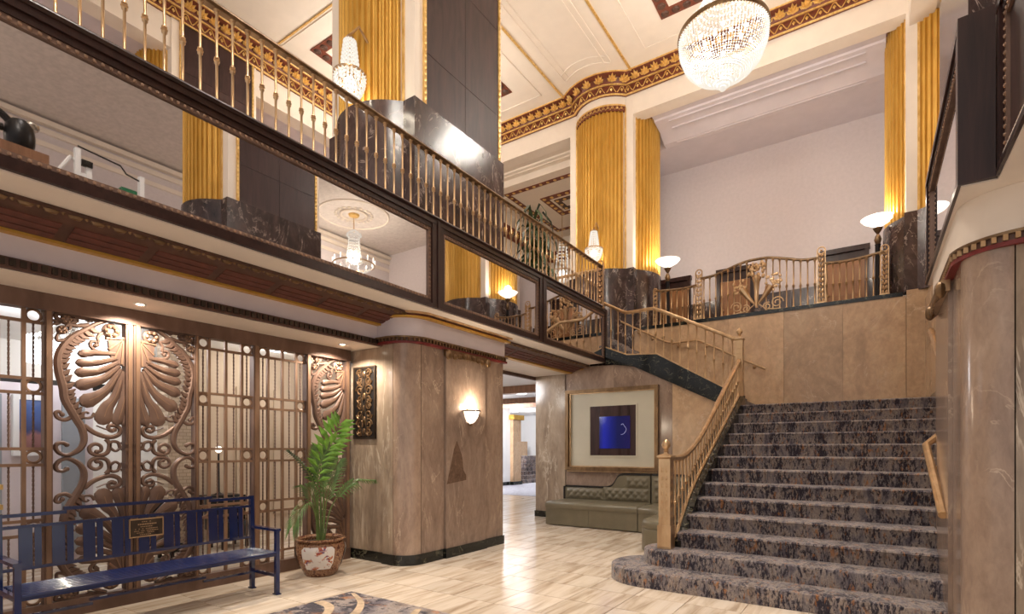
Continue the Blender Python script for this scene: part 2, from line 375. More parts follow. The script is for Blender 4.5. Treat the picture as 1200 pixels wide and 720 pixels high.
# ---- ceilings
ceiling = sbox('ceiling', 'cream', -14.2, .95, -6, 13.5, 10.95, 11.2)
sbox('ceiling_right', 'ceil2', .9, 8.2, -6, 16.2, 9.82, 10.1)
sbox('ceiling_back', 'lav', -5.1, .9, 14.58, 16.2, 9.82, 10.1)
sbox('ceiling_back_pocket', 'lav', -6.9, -4.72, 13.4, 16.2, 10.42, 10.6)
sbox('ceiling_back_drop', 'lav', -6.9, -4.72, 14.62, 16.19, 9.825, 10.42)
sbox('ceiling_lounge', 'cream', -14.2, -6.9, 13.9, 19, 9.82, 10.1)
for (n, x0, x1) in (('trim_8', -4.72, .24), ('trim_9', -12.2, -6.9)):
    t = M().prism([(13.35, 10.08), (13.45, 10.1), (13.6, 10.1), (13.62, 10.06), (14.1, 10.0), (14.35, 9.88), (14.4, 9.84), (14.6, 9.82), (14.6, 10.14), (13.35, 10.14)], x0, x1, 'x').build(n, 'lav' if n == 'trim_8' else 'cream', None, 20); struct(t)
    for (ya, za) in ((13.72, 10.04), (14.0, 10.0), (14.44, 9.83)):
        M().box(x0+.35, x1-.35, ya, ya+.04, za-.025, za+.02).build('panel_moulding', 'lav' if n == 'trim_8' else 'cream', t, None)
# ceiling gilt lines and thin mouldings
for x in (-4.97, -6.86): M().box(x-.025, x+.025, -4, 12.62, 10.925, 10.96).build('gilt_line', 'goldtrim', ceiling, None)
M().box(-12.0, -6.9, 7.2, 7.24, 10.93, 10.96).build('gilt_line', 'goldtrim', ceiling, None)
M().box(-12.0, -6.9, 5.1, 5.14, 10.93, 10.96).build('gilt_line', 'goldtrim', ceiling, None)
for x in (-5.28, -5.42, -6.4, -6.54): M().box(x-.02, x+.02, -3, 12.05, 10.935, 10.96).build('ceiling_moulding', 'cream', ceiling, None)
for (a, b_) in ((-5.9, 11.85), (-5.9, 12.1)):
    M().tube([(p.x, p.y, 10.945) for p in arc((-6.5, b_), (-5.3, b_), .22, 10)[0]], .016, 6).build('ceiling_moulding', 'cream', ceiling)
for (x0, x1, y0, y1) in ((-4.45, .2, 6.9, 12.15), (-11.6, -7.3, 7.3, 12.2)):
    for (a, b_, c, d) in ((x0, x1, y0, y0+.03), (x0, x1, y1-.03, y1), (x0, x0+.03, y0, y1), (x1-.03, x1, y0, y1)):
        M().box(a, b_, c, d, 10.935, 10.96).build('ceiling_moulding', 'cream', ceiling, None)
disc = M().lathe([(0, -.03), (.05, -.03), (.055, -.02), (.075, -.025), (.085, -.012), (.09, 0)], n=10).mesh('border_rosette', 'cornbrown')
disc2 = M().lathe([(0, -.02), (.05, -.02), (.06, -.01), (.07, 0)], n=10).mesh('border_rosette', 'goldtrim')
def border(parent, x0, x1, y0, y1, z, w_, mat, step, dm, sc_=1.0, cells=True):
    for (a, b_, c, d) in ((x0, x1, y0, y0+w_), (x0, x1, y1-w_, y1), (x0, x0+w_, y0+w_, y1-w_), (x1-w_, x1, y0+w_, y1-w_)):
        M().box(a, b_, c, d, z-.02, z+.01).build('border_band', mat, parent, None)
    if cells:
        pts = []
        nx = round((x1-x0-w_)/step); ny = round((y1-y0-w_)/step)
        for i in range(nx+1):
            x = x0+w_/2+(x1-x0-w_)*i/nx; pts += [(x, y0+w_/2), (x, y1-w_/2)]
        for j in range(1, ny):
            y = y0+w_/2+(y1-y0-w_)*j/ny; pts += [(x0+w_/2, y), (x1-w_/2, y)]
        for p in pts: inst(dm, 'border_rosette', parent, (p[0], p[1], z-.02), scale=(sc_,)*3)
border(ceiling, -3.83, -.35, 7.6, 11.52, 10.95, .24, 'redbrown', .24, disc)
border(ceiling, -11.0, -7.88, 7.75, 11.65, 10.95, .24, 'redbrown', .24, disc)
cl = bpy.data.objects['ceiling_lounge']
border(cl, -9.95, -7.0, 14.25, 17.8, 9.82, .16, 'redbrown', .26, disc2, .8)
border(cl, -9.13, -7.5, 15.15, 16.65, 9.82, .22, 'redbrown', .26, disc2, 1.0)
border(cl, -8.8, -7.8, 15.5, 16.3, 9.82, .18, 'cornbrown', .26, disc2, .9)
# ---- leaf ornament mesh (x along run, -y out, z up)
def leaf_mesh(w_, h, d, mat):
    m = M(); n = 5
    for k in range(-2, 3):
        a = k*.5; L_ = h*(1-.12*abs(k)); cx = math.sin(a)*L_; cz = math.cos(a)*L_
        px = math.cos(a)*w_*.13; pz = -math.sin(a)*w_*.13
        vs = [(0, -d*.4, 0), (cx*.6+px, -d*.35, cz*.6+pz), (cx, -d*.9, cz), (cx*.6-px, -d*.35, cz*.6-pz), (cx*.6, -d, cz*.6), (cx*.6, .0, cz*.6)]
        m.add(vs, [(0, 1, 4), (1, 2, 4), (2, 3, 4), (3, 0, 4), (1, 0, 5), (2, 1, 5), (3, 2, 5), (0, 3, 5)])
    m.octa((0, -d*.8, h*.12), w_*.12)
    return m.mesh('leaf_motif', mat, 50)
leafA = leaf_mesh(.30, .20, .08, 'goldtrim'); 
def swag():
    m = M()
    m.tube(catmull([(-.12, 0, -.06), (-.07, -.01, .0), (-.03, -.015, .07), (0, -.015, .085), (.03, -.015, .07), (.07, -.01, 0), (.12, 0, -.06)], 3), .012, 5)
    m.octa((0, -.015, 0), .035, .05); return m.mesh('scroll_motif', 'goldtrim', 50)
swagm = swag()
CPROF = [(0, 10.58), (.06, 10.58), (.09, 10.62), (.09, 10.74), (.14, 10.77), (.20, 10.79), (.26, 10.9), (.40, 10.93), (.42, 10.96), (0, 10.96)]
def cornice(name, path, leaves=None):
    c = M().sweep(CPROF, path).build(name, 'redbrown', None, 30); struct(c, 'red and gold leaf cornice under the ceiling')
    for o in ((.075, 10.575), (.17, 10.765), (.415, 10.935)):
        M().sweep([(o[0]-.03, o[1]), (o[0]+.015, o[1]-.012), (o[0]+.02, o[1]+.02), (o[0]-.03, o[1]+.025)], path).build('gilt_bead', 'goldtrim', c, 30)
    if leaves:
        # walk along path
        step = .25; d = 0; k = 0
        for i in range(len(path)-1):
            a = Vector(path[i]); b_ = Vector(path[i+1]); ln = (b_-a).length
            while d <= ln:
                p = a.lerp(b_, d/ln); t = (b_-a)/ln
                if leaves(p):
                    ang = math.atan2(t.y, t.x); nn = Vector((t.y, -t.x)); q = p+nn*.10; q2 = p+nn*.22
                    inst(swagm, 'scroll_motif', c, (q.x, q.y, 10.68), (0, 0, ang)); inst(leafA, 'leaf_motif', c, (q2.x, q2.y, 10.80), (.55, 0, ang))
                d += step
            d -= ln
    return c
bulge = [tuple(p) for p in arc((-6.66, 13.0), (-5.26, 13.0), .33, 12)[0]]
cornice('trim_1', [(-12.2, 13.0)]+bulge+[(.6, 13.0)], lambda p: p.x > -10.5)
cornice('trim_2', [(-12.2, -2.0), (-12.2, 12.9)], lambda p: 3.6 < p.y < 10.5)
# friezes
sbox('wall_frieze_back', 'cream', -12.15, .58, 13.012, 13.4, 10.08, 10.94)
sbox('wall_frieze_left', 'cream', -12.6, -12.2, -6, 13.0, 9.95, 10.95)
sbox('wall_frieze_right', 'cream', .6, 1.0, -6, 13.4, 9.8, 10.95)
# outer walls
sbox('wall_left', 'lav', -14.2, -14.0, -6, 19, 4.4, 10.95)
sbox('ceiling_left_recess', 'lav', -14.2, -12.3, -6, 13.2, 9.99, 10.2)
sbox('wall_back', 'wallpaper', -6.9, 8.2, 16.0, 16.2, 4.4, 9.9)
sbox('wall_right', 'wallpaper', 8.0, 8.2, -6, 16.2, 4.4, 9.9)
wr = bpy.data.objects['wall_right']
for (dz, dx) in ((9.62, .16), (9.42, .08), (9.1, .05)): M().box(8-dx, 8.01, -5.9, 16, dz, dz+.12).build('crown_moulding', 'cream', wr, None)
# left lounge beyond
sbox('wall_lounge_left', 'cream', -10.8, -10.6, 13.4, 18.6, 4.4, 9.9)
sbox('wall_lounge_back', 'cream', -10.8, -6.9, 18.4, 18.6, 4.4, 9.9)
sbox('wall_lounge_side', 'cream', -7.0, -6.85, 14.9, 18.5, 4.4, 9.9)
sbox('wall_lounge_return', 'cream', -14.1, -10.6, 13.2, 13.4, 4.4, 10.1)
t = M().sweep([(0, 8.9), (.05, 8.9), (.1, 9.1), (.2, 9.25), (0, 9.25)], [(-10.6, 13.5), (-10.6, 18.4), (-7.0, 18.4)]).build('trim_3', 'redbrown'); struct(t)
for i in range(13): inst(leafA, 'leaf_motif', t, (-10.48, 13.9+i*.36, 8.98), (.3, 0, PI/2))
for i in range(9): inst(leafA, 'leaf_motif', t, (-10.3+i*.36, 18.28, 8.98), (.3, 0, 0))
# marble dado of the far wall
wb = bpy.data.objects['wall_back']
for i in range(6): M().box(-6.8+i*1.25, -6.8+(i+1)*1.25-.006, 15.97, 16.01, 4.5, 5.77).build('marble_panel', 'darkm', wb, None)
# slabs of the upper floor
sbox('floor_mezzanine_left', 'soffit', -14.2, -4.62, -6, 10.15, 3.40, 4.40)
sbox('floor_mezzanine_far', 'soffit', -14.2, -6.1, 10.15, 19, 3.40, 4.40)
sbox('floor_mezzanine_back', 'soffit', -6.1, 8.2, 13.06, 16.2, 4.2, 4.55)
sbox('floor_mezzanine_right', 'soffit', .66, 8.2, 4.72, 7.33, 3.40, 4.40)
sbox('floor_mezzanine_rightfront', 'soffit', .78, 8.2, -6, 4.72, 3.40, 4.40)
sbox('floor_mezzanine_rightback', 'soffit', .95, 8.2, 7.33, 13.06, 3.40, 4.40)
sbox('ceiling_soffit_left', 'soffit', -12.6, -4.60, -6, 10.15, 3.28, 3.40)
sbox('ceiling_soffit_right', 'soffit', .50, 8.2, 4.70, 7.31, 3.28, 3.40)
sbox('ceiling_soffit_rightfront', 'soffit', .69, 8.2, -6, 4.70, 3.28, 3.40)
sbox('ceiling_lower_far', 'white', -17, -6.1, 10.15, 24, 3.28, 3.40)
# ---- landing back wall (tan marble slabs, black cap)
wsb = sgroup('wall_stair_back', (-2, 13, 0))
xs = [-5.05, -3.9, -2.75, -1.6, -.5, .553]
for i in range(5): M().box(xs[i], xs[i+1]-.004, 13.0, 13.06, 1.9, 4.52).build('marble_panel', 'tan', wsb, None)
M().box(-5.05, .96, 13.05, 13.25, 0, 4.5).build('core', 'tan', wsb, None)
M().box(.557, .96, 12.96, 13.06, 1.9, 4.62).build('marble_panel', 'tan', wsb, None)
M().box(-4.9, .5, 12.985, 13.08, 4.52, 4.6).build('cap_strip', 'blackm', wsb, None)
# ---- right stair wall
wsr = sgroup('wall_stair_right', (.9, 9, 0))
ys = [6.9, 8.2, 9.6, 11.2, 13.0]
for i in range(4): M().box(.85, .93, ys[i], ys[i+1]-.004, 0, 3.4).build('marble_panel', 'tan', wsr, None)
M().box(.845, .93, 9.6, 13.0, 3.4, 4.4).build('marble_panel', 'tan', wsr, None)
M().box(.845, .93, 6.9, 9.6, 3.4, 4.4).build('marble_panel', 'tan', wsr, None)
M().box(.92, 1.0, 6.9, 13.05, 0, 4.4).build('core', 'tan', wsr, None)
M().prism([(9.92, 2.275), (12.95, 2.275), (12.95, 2.42), (9.92, 2.42)], .83, .86, 'x').build('skirting', 'blackm', wsr, None)
# ---- wall carrying the framed art
wt = sgroup('wall_art', (-3.5, 10.3, 0))
def poly_wall(poly, y0, y1, mat='rose'): M().prism(poly, y0, y1, 'y').build('marble_panel', mat, wt, None)
poly_wall([(-5.52, 0), (-4.4, 0), (-4.4, 3.24), (-5.52, 3.28)], 10.26, 10.4, 'rose')
poly_wall([(-4.396, 0), (-3.2, 0), (-3.2, 2.82), (-3.95, 3.19), (-4.396, 3.24)], 10.26, 10.4, 'rose')
poly_wall([(-3.196, 0), (-2.05, 0), (-2.05, 2.2), (-3.196, 2.82)], 10.26, 10.4, 'tan')
# ---- pilaster beside it
pl = thing('marble_pilaster', 'wide swirled brown marble pilaster beside the olive sofa', 'pilaster', (-5.9, 10.3, 0))
M().box(-6.28, -5.53, 10.24, 10.42, .13, 3.22).build('shaft', 'greym', pl, None)
M().box(-6.30, -5.52, 10.22, 10.42, 0, .13).build('plinth', 'blackm', pl, None)
M().box(-5.53, -5.1, 10.18, 10.4, 3.2, 3.30).build('gilt_cap', 'gold', pl, None)
sbox('wall_corridor_return', 'greym', -6.3, -6.1, 10.40, 12.2, 0, 3.28)
# ---- facade cornice under the left mirrors
FC = [(-4.94, 3.285), (-4.93, 3.25), (-4.99, 3.235), (-5.06, 3.225), (-5.32, 3.15), (-5.42, 3.13), (-5.42, 3.285)]
def fcornice(name, y0, y1):
    c = M().prism([(p[0], p[1]) for p in FC], y0, y1, 'y').build(name, 'cornbrown', None, 25); struct(c, 'brown and red coved cornice with gilt ornament')
    M().box(-5.45, -5.33, y0, y1, 3.125, 3.152).build('gilt_fillet', 'gold', c, None)
    n = int((y1-y0)/.14)
    m = M()
    for i in range(n):
        y = y0+(i+.5)*(y1-y0)/n
        m.sphere((-4.955, y, 3.245), .045, 6, 4, .5, 1.2, .6); m.octa((-4.95, y+.07, 3.25), .02)
    stuff(m.build('egg_and_leaf_ornament', 'brassdark', c))
    n = int((y1-y0)/.55)
    for i in range(n):
        ya = y0+i*(y1-y0)/n
        for k in range(3):
            f = .12+k*.3; xx = -5.06-.26*f; zz = 3.225-.075*f
            M().prism([(xx, zz+.002), (xx-.055, zz-.014), (xx-.055, zz-.024), (xx, zz-.008)], ya+.04, ya+(y1-y0)/n-.04, 'y').build('soffit_rib', 'ribbrown', c, None)
    return c
fcornice('trim_4', -2.0, 4.95); fcornice('trim_5', 7.05, 10.2)
sbox('wall_beam_left', 'lav', -5.65, -5.40, -3, 4.9, 2.95, 3.28)
dl = M().box(-5.62, -5.375, -3, 4.9, 2.865, 2.95).build('trim_6', 'cornbrown', None, None); struct(dl, 'dark dentil moulding above the bronze screen')
m = M()
for i in range(110): m.box(-5.385, -5.355, -2+i*.0627, -2+i*.0627+.036, 2.885, 2.935)
stuff(m.build('dentil', 'darkbronze', dl, None))
sbox('ceiling_soffit_gate', 'soffit', -6.2, -5.42, -3, 4.9, 2.86, 2.95)
# lintel over the corridor opening
sbox('ceiling_soffit_opening', 'soffit', -6.3, -5.42, 6.96, 10.2, 3.13, 3.28)
ln_ = M().box(-6.34, -6.28, 6.9, 10.3, 3.06, 3.135).build('trim_7', 'cornbrown', None, None); struct(ln_)
# ================================================================== PILLARS
def pillar(name, label, mir, cx=None):
    """left pillar in plan; mir maps (x,y)->(x,y)"""
    t = thing(name, label, 'pillar', (mir(-5.3, 5.9)[0], 5.9, 0))
    pr = lambda pts, z0, z1, nm, mt, ang=30: M().prism([mir(*p) for p in pts], z0, z1).build(nm, mt, t, ang)
    pr([(-6.05, 4.88), (-5.33, 4.88), (-5.33, 5.0), (-6.05, 5.0)], 0, 2.87, 'marble_panel', 'greym', None)
    pr([(-5.322, 4.84), (-5.138, 4.84), (-5.138, 5.1), (-5.322, 5.1)], 0, 2.87, 'marble_panel', 'greym', None)
    a, _ = arc((-5.13, 4.84), (-4.88, 5.092), .075, 10)
    pr([(-5.13, 5.1)]+[tuple(p) for p in a]+[(-5.0, 5.1)], 0, 2.87, 'marble_panel', 'rose', 30)
    pr([(-5.5, 5.104), (-4.88, 5.104), (-4.88, 5.548), (-5.5, 5.548)], 0, 2.87, 'marble_panel', 'rose', None)
    pr([(-5.5, 5.56), (-4.85, 5.56), (-4.85, 6.453), (-5.5, 6.453)], 0, 2.87, 'marble_panel', 'rose', None)
    pr([(-5.5, 6.461), (-4.88, 6.461), (-4.88, 6.957), (-5.5, 6.957)], 0, 2.87, 'marble_panel', 'rose', None)
    pr([(-6.05, 5.0), (-5.5, 5.0), (-5.5, 6.95), (-6.05, 6.95)], 0, 3.2, 'core', 'rose', None)
    def outl(o):
        a, _ = arc((-5.135, 4.84-o), (-4.88+o, 5.095), .075, 10)
        return [(-6.05, 4.88-o), (-5.33, 4.88-o), (-5.33, 4.84-o)]+[tuple(p) for p in a]+[(-4.88+o, 5.555-o), (-4.85+o, 5.555-o), (-4.85+o, 6.458+o), (-4.88+o, 6.458+o), (-4.88+o, 6.957+o)]
    pr(outl(.018)+[(-6.05, 6.975)], 0, .135, 'baseboard', 'blackm', 30)
    def outl2(o):
        a, _ = arc((-5.2, 4.84-o), (-4.88+o, 5.15), .09, 10)
        return [(-5.45, 4.84-o)]+[tuple(p) for p in a]+[(-4.88+o, 6.957+o), (-5.45, 6.957+o)]
    pr(outl2(.02), 2.96, 3.2 if cx is None else 3.279, 'frieze', 'lav' if cx is None else 'cream', 30)
    cap = pr(outl2(.05), 2.87, 2.90, 'capital', 'redpaint', 30)
    pr(outl2(.035), 2.90, 2.95, 'dentil_band', 'cornbrown', 30)
    pr(outl2(.06), 2.945, 2.965, 'capital_fillet', 'brassdark', 30)
    m = M(); o2 = outl2(.045); 
    seg = [Vector(mir(*p)) for p in o2[:-1]]; d = 0
    for i in range(len(seg)-1):
        a_ = seg[i]; b_ = seg[i+1]; ln = (b_-a_).length
        while d < ln:
            p = a_.lerp(b_, d/ln); m.box(p.x-.013, p.x+.013, p.y-.013, p.y+.013, 2.905, 2.945); d += .062
        d -= ln
    stuff(m.build('dentil', 'brassdark' if cx is None else 'brass', t, None))
    if cx is None: pr(outl2(.09), 3.2, 3.225, 'gilt_cornice', 'gold', 30); pr(outl2(.06), 3.225, 3.25, 'gilt_cornice', 'redbrown', 30); pr(outl2(.11), 3.25, 3.279, 'gilt_cornice', 'brass', 30)
    # carved bracket under the capital on the projecting panel
    br = M().prism([mir(*p) for p in [(-4.86, 5.52), (-4.80, 5.52), (-4.80, 6.49), (-4.86, 6.49)]], 2.78, 2.87).build('carved_bracket', 'brassdark' if cx is None else 'brass', t, None)
    m = M()
    for k in range(9):
        p = mir(-4.80, 5.58+k*.105); m.sphere((p[0], p[1], 2.80-.02*math.cos(k*PI/4)), .05, 6, 5, .3, 1, .8)
    for k in (0, 1):
        p = mir(-4.80, 5.55+k*.9); m.sphere((p[0], p[1], 2.80), .07, 8, 6, .6, .8, 1)
    stuff(m.build('acanthus_carving', 'brassdark', br))
    return t
P1 = pillar('marble_pillar', 'massive rose-brown marble pillar with rounded corner beside the palm', lambda x, y: (x, y))
st = M().prism([(5.57, 1.02), (5.99, 1.06), (5.99, 1.13), (5.93, 1.2), (5.9, 1.4), (5.84, 1.52), (5.78, 1.62), (5.72, 1.5), (5.66, 1.3)], -4.8505, -4.848, 'x').build('stone_inclusion', 'stain', P1, None)
P2 = pillar('marble_pillar', 'brown marble pillar with gold and red capital at the foot of the stair wall', lambda x, y: (-4.34-x, y), 1)
M().box(1.7, 6, 4.85, 5.0, 0, 3.28).build('return_panel', 'rose', P2, None)
# ================================================================== GILDED COLUMNS OF THE UPPER FLOOR
def upper_col(name, label, x0, x1, y0, y1, gold_sides, dark_sides, z0=4.4, zm=6.15, strip=.2, sag=.33):
    t = thing(name, label, 'column', ((x0+x1)/2, (y0+y1)/2, z0))
    M().box(x0, x1, y0, y1, zm-.02, 10.95).build('plaster_core', 'cream', t, None)
    side = {'-y': ((x0+strip, y0), (x1-strip, y0)), '+x': ((x1, y0+strip), (x1, y1-strip)), '+y': ((x1-strip, y1), (x0+strip, y1)), '-x': ((x0, y1-strip), (x0, y0+strip))}
    base = []
    o = .03
    cor = {'-y': (x0-o, y0-o), '+x': (x1+o, y0-o), '+y': (x1+o, y1+o), '-x': (x0-o, y1+o)}
    for k in ('-y', '+x', '+y', '-x'):
        base.append(cor[k])
        if k in gold_sides:
            a, b_ = side[k]; pts, _ = arc(a, b_, sag, 14)
            d = (Vector(b_)-Vector(a)).normalized(); nr = Vector((d.y, -d.x))
            base += [tuple(Vector(a)+nr*o-d*.02)]+[tuple(p+nr*o) for p in pts[1:-1]]+[tuple(Vector(b_)+nr*o+d*.02)]
            fl = fluted(a, b_, sag, 16, .045)
            M().prism([tuple(p) for p in fl]+[tuple(Vector(b_)-nr*.05), tuple(Vector(a)-nr*.05)], zm-.02, 10.2).build('fluted_shaft', 'gold', t, None)
            pts2 = [tuple(p+nr*.015) for p in pts]
            M().prism(pts2+[tuple(Vector(b_)-nr*.05), tuple(Vector(a)-nr*.05)], 10.2, 10.34).build('capital_band', 'redbrown', t, 40)
            M().prism([tuple(p+nr*.03) for p in pts]+[tuple(Vector(b_)-nr*.05), tuple(Vector(a)-nr*.05)], 10.33, 10.37).build('capital_fillet', 'goldtrim', t, 40)
            for i in range(1, 14, 1):
                q = (pts[i]+nr*.016); q2 = pts[i]-_; inst(swagm, 'scroll_motif', t, (q.x, q.y, 10.265), (0, 0, math.atan2((pts[min(14, i+1)]-pts[i-1]).y, (pts[min(14, i+1)]-pts[i-1]).x)), (.45, .6, .55))
    for k in gold_sides:
        a, b_ = side[k]; pts, _ = arc(a, b_, sag, 14); d = (Vector(b_)-Vector(a)).normalized(); nr = Vector((d.y, -d.x))
        M().prism([tuple(p-nr*.005) for p in pts]+[tuple(Vector(b_)-nr*.05), tuple(Vector(a)-nr*.05)], 10.36, 10.95).build('plaster_frieze', 'cream', t, 30)
    M().prism(base, z0, zm).build('marble_base', 'darkm', t, 30)
    for k in dark_sides:
        zs = [zm, 6.86, 8.22, 9.56, 10.9]
        a, b_ = side[k]; sgn = 1 if k == '+x' else -1; X = x1 if k == '+x' else x0
        ya, yb = y0+.2, y1-.12
        for i in range(4):
            for (c, d) in ((ya, (ya+yb)/2), ((ya+yb)/2, yb)):
                M().box(X-.01*sgn, X+.02*sgn, c+.003, d-.003, zs[i]+.003, zs[i+1]-.003).build('veneer_panel', 'dpanel', t, None)
        for (c, d) in ((ya-.05, ya-.005), (yb+.005, yb+.05)):
            o_ = M().box(min(X, X+.035*sgn), max(X, X+.035*sgn), c, d, zm, 10.9).build('gilt_rope', 'goldtrim', t, None)
            m = M()
            for i in range(56): m.octa((X+.035*sgn, (c+d)/2, zm+.04+i*.083), .022, .04)
            stuff(m.build('rope_bead', 'goldtrim', o_))
    for k in gold_sides:
        a, b_ = side[k]; d = (Vector(b_)-Vector(a)).normalized(); nr = Vector((d.y, -d.x))
        for q in (a, b_):
            p = Vector(q)+nr*.0; M().box(p.x-.02, p.x+.02, p.y-.02, p.y+.02, zm, 10.3).build('gilt_bead', 'goldtrim', t, None)
    return t
upper_col('gilded_column', 'tall gilded column with dark veneer face right behind the balcony railing', -6.7, -5.0, 5.1, 7.08, ('-y', '+y'), ('+x',))
upper_col('gilded_column', 'distant gilded column with dark face against the lounge side wall', -13.8, -12.17, 5.25, 7.1, ('-y', '+y'), ('+x',))
upper_col('gilded_column', 'gilded fluted column with curved marble base at the stair top', -6.86, -5.06, 13.0, 14.9, ('-y', '+x'), (), z0=3.0)
upper_col('gilded_column', 'gilded column at the end of the arched brass railing beside the mirror', .55, 2.4, 13.0, 14.9, ('-y', '-x'), (), z0=4.6)
upper_col('gilded_column', 'gilded column with dark veneer face seen in the long mirror', .62, 2.3, 5.2, 7.15, ('-y', '+y'), ('-x',))
# ================================================================== MIRROR PANELS ALONG THE BALCONY
def mirror_panel(label, x, y0, y1, s, cap0=.09, cap1=.09, nm='framed_mirror', cat='mirror', gm='mirror', gn='mirror_glass'):
    """s=+1: faces +x (left balcony), s=-1 faces -x"""
    t = thing(nm, label, cat, (x, (y0+y1)/2, 3.29), 'framed mirrors along the balcony fronts' if cat == 'mirror' else None)
    bx = lambda a, b_, *r: (min(x+a*s, x+b_*s), max(x+a*s, x+b_*s))+r
    M().box(*bx(-.06, -.05, y0+.03, y1-.03, 3.36, 4.32)).build(gn, gm, t, None)
    fr = lambda nm, a, b_, *r: M().box(*bx(a, b_, *r)).build(nm, 'dwood', t, None)
    fr('frame_rail', -.06, 0, y0, y1, 3.29, 3.335); fr('frame_rail', -.06, -.018, y0, y1, 3.335, 3.378)
    fr('frame_rail', -.06, 0, y0, y1, 4.345, 4.402); fr('frame_rail', -.06, -.018, y0, y1, 4.29, 4.345)
    fr('frame_stile', -.06, -.004, y0, y0+cap0, 3.335, 4.345); fr('frame_stile', -.06, -.004, y1-cap1, y1, 3.335, 4.345)
    ya, yb = y0+cap0, y1-cap1
    for (c, d, e, f) in ((ya, yb, 3.378, 3.418), (ya, yb, 4.25, 4.29), (ya, ya+.045, 3.418, 4.25), (yb-.045, yb, 3.418, 4.25)):
        M().box(*bx(-.055, -.03, c, d, e, f)).build('carved_slip', 'bronze', t, None)
    m = M(); n = int((yb-ya)/.05)
    for i in range(n):
        y = ya+(i+.5)*(yb-ya)/n
        for z in (3.398, 4.27): m.sphere((x-.03*s, y, z), .015, 6, 4, .8, 1, 1)
    n = int(.83/.05)
    for i in range(n):
        z = 3.42+(i+.5)*.83/n
        for y in (ya+.022, yb-.022): m.sphere((x-.03*s, y, z), .015, 6, 4, .8, 1, 1)
    stuff(m.build('bead_row', 'bronzelight', t)); return t
mirror_panel('longest dark framed mirror on the balcony front reflecting the pale ceiling', -4.56, -.6, 5.06, 1)
mirror_panel('framed balcony mirror reflecting the gold column and torch lamp', -4.56, 5.10, 7.67, 1)
mirror_panel('framed balcony mirror next to the stairs reflecting the arched railing', -4.56, 7.71, 10.29, 1)
mirror_panel('narrow framed mirror on the balcony above the stair handrail', .48, 4.74, 7.33, -1)
mirror_panel('dark veneer board in a beaded frame at the top corner above the stair pillar', .67, -2.0, 4.66, -1, nm='framed_veneer', cat='wall panel', gm='dpanel', gn='veneer_board')
mp = M().prism([(.48, 4.68), (.67, 4.66), (.70, 4.74), (.48, 4.74)], 3.29, 4.42).build('wood_end_panel', 'dwood', None, 20); tag(mp, 'dark glossy wood panel joining two mirrors on the balcony', 'panel')
for (a, b_) in ((5.06, 5.10), (7.67, 7.71)):
    tag(M().box(-4.62, -4.55, a, b_, 3.29, 4.40).build('mirror_post', 'dwood', None, None), 'slim dark wood post between the ' + ('long and middle' if a < 6 else 'two short') + ' balcony mirrors', 'post')
# ================================================================== BALCONY RAILING
def baluster_mesh(h, knob, r=.0115, mat='brass'):
    m = M().lathe([(0, 0), (r*2.2, 0), (r*2.2, .012), (r, .03), (r, knob-.035), (r*1.9, knob-.022), (r*1.9, knob-.016), (r*1.3, knob-.012), (r*2.3, knob), (r*1.3, knob+.012), (r*1.9, knob+.016), (r*1.9, knob+.022), (r, knob+.035), (r, h-.05), (r*2.0, h-.035), (r*1.4, h-.025), (r*2.4, h-.01), (r*2.4, h), (0, h)], n=8)
    return m.mesh('baluster', mat, 40)
bal = baluster_mesh(.80, .365)
br = thing('balcony_railing', 'long brass balcony railing with knopped balusters above the mirrors', 'railing', (-4.58, 5, 4.40))
RP = [(-.045, 0), (-.03, -.02), (.03, -.02), (.045, 0), (.04, .018), (.015, .032), (-.015, .032), (-.04, .018)]
def hrail(path, z, parent, mat='brassdark', nm='handrail', sc_=1.0):
    return M().sweep([(a*sc_, z+b_*sc_) for (a, b_) in RP], path).build(nm, mat, parent, 50)
hrail([(-4.58, -.6), (-4.58, 10.02)], 5.225, br)
hrail([(-4.58, -.6), (-4.58, 10.02)], 4.42, br, 'dwood', 'base_rail')
k = 2.326-.134*18
while k < 9.95:
    inst(bal, 'baluster', br, (-4.58, k, 4.415)); k += .134
def newel_scroll(parent, x, y, z0, z1, w_=.1, d_=.1, mat='brass'):
    """openwork newel with leaf scrolls and a ring at the top"""
    for s in (-1, 1): M().box(x+s*w_*.5-.008, x+s*w_*.5+.008, y-d_*.2, y+d_*.2, z0, z1-.06).build('newel_side', mat, parent, None)
    m = M(); n = max(4, int((z1-z0)/.11))
    for i in range(n):
        z = z0+(i+.5)*(z1-z0-.1)/n
        for s in (-1, 1): m.sphere((x+s*w_*.22, y, z+.012), w_*.24, 7, 5, .75, .55, 1.5)
        m.octa((x, y-.02, z-.03), .02, .03)
    m.build('leaf_scroll', mat, parent)
    m = M(); m.tube([(x+w_*.5*math.cos(a), y, z1-.05+w_*.5*math.sin(a)) for a in [2*PI*i/14 for i in range(14)]], .014, 6, True); m.sphere((x, y, z1-.05), .025, 7, 5)
    m.build('ring_finial', mat, parent); M().box(x-w_*.6, x+w_*.6, y-d_*.4, y+d_*.4, z0-.02, z0+.03).build('newel_foot', mat, parent, None)
newel_scroll(br, -4.62, 10.06, 4.40, 5.36, .12, .12)
# return rail round the stair opening
rr = thing('return_railing', 'short brass railing turning the corner behind the last mirror', 'railing', (-5.3, 10.1, 4.4))
hrail([(-5.75, 10.08), (-4.7, 10.08)], 5.2, rr, 'brass'); hrail([(-5.75, 10.08), (-4.7, 10.08)], 4.47, rr, 'brass', 'base_rail', .6)
for i in range(8): inst(bal, 'baluster', rr, (-4.82-.115*i, 10.08, 4.40), (0, 0, 0), (1, 1, .98))
newel_scroll(rr, -5.8, 10.08, 4.40, 5.34)
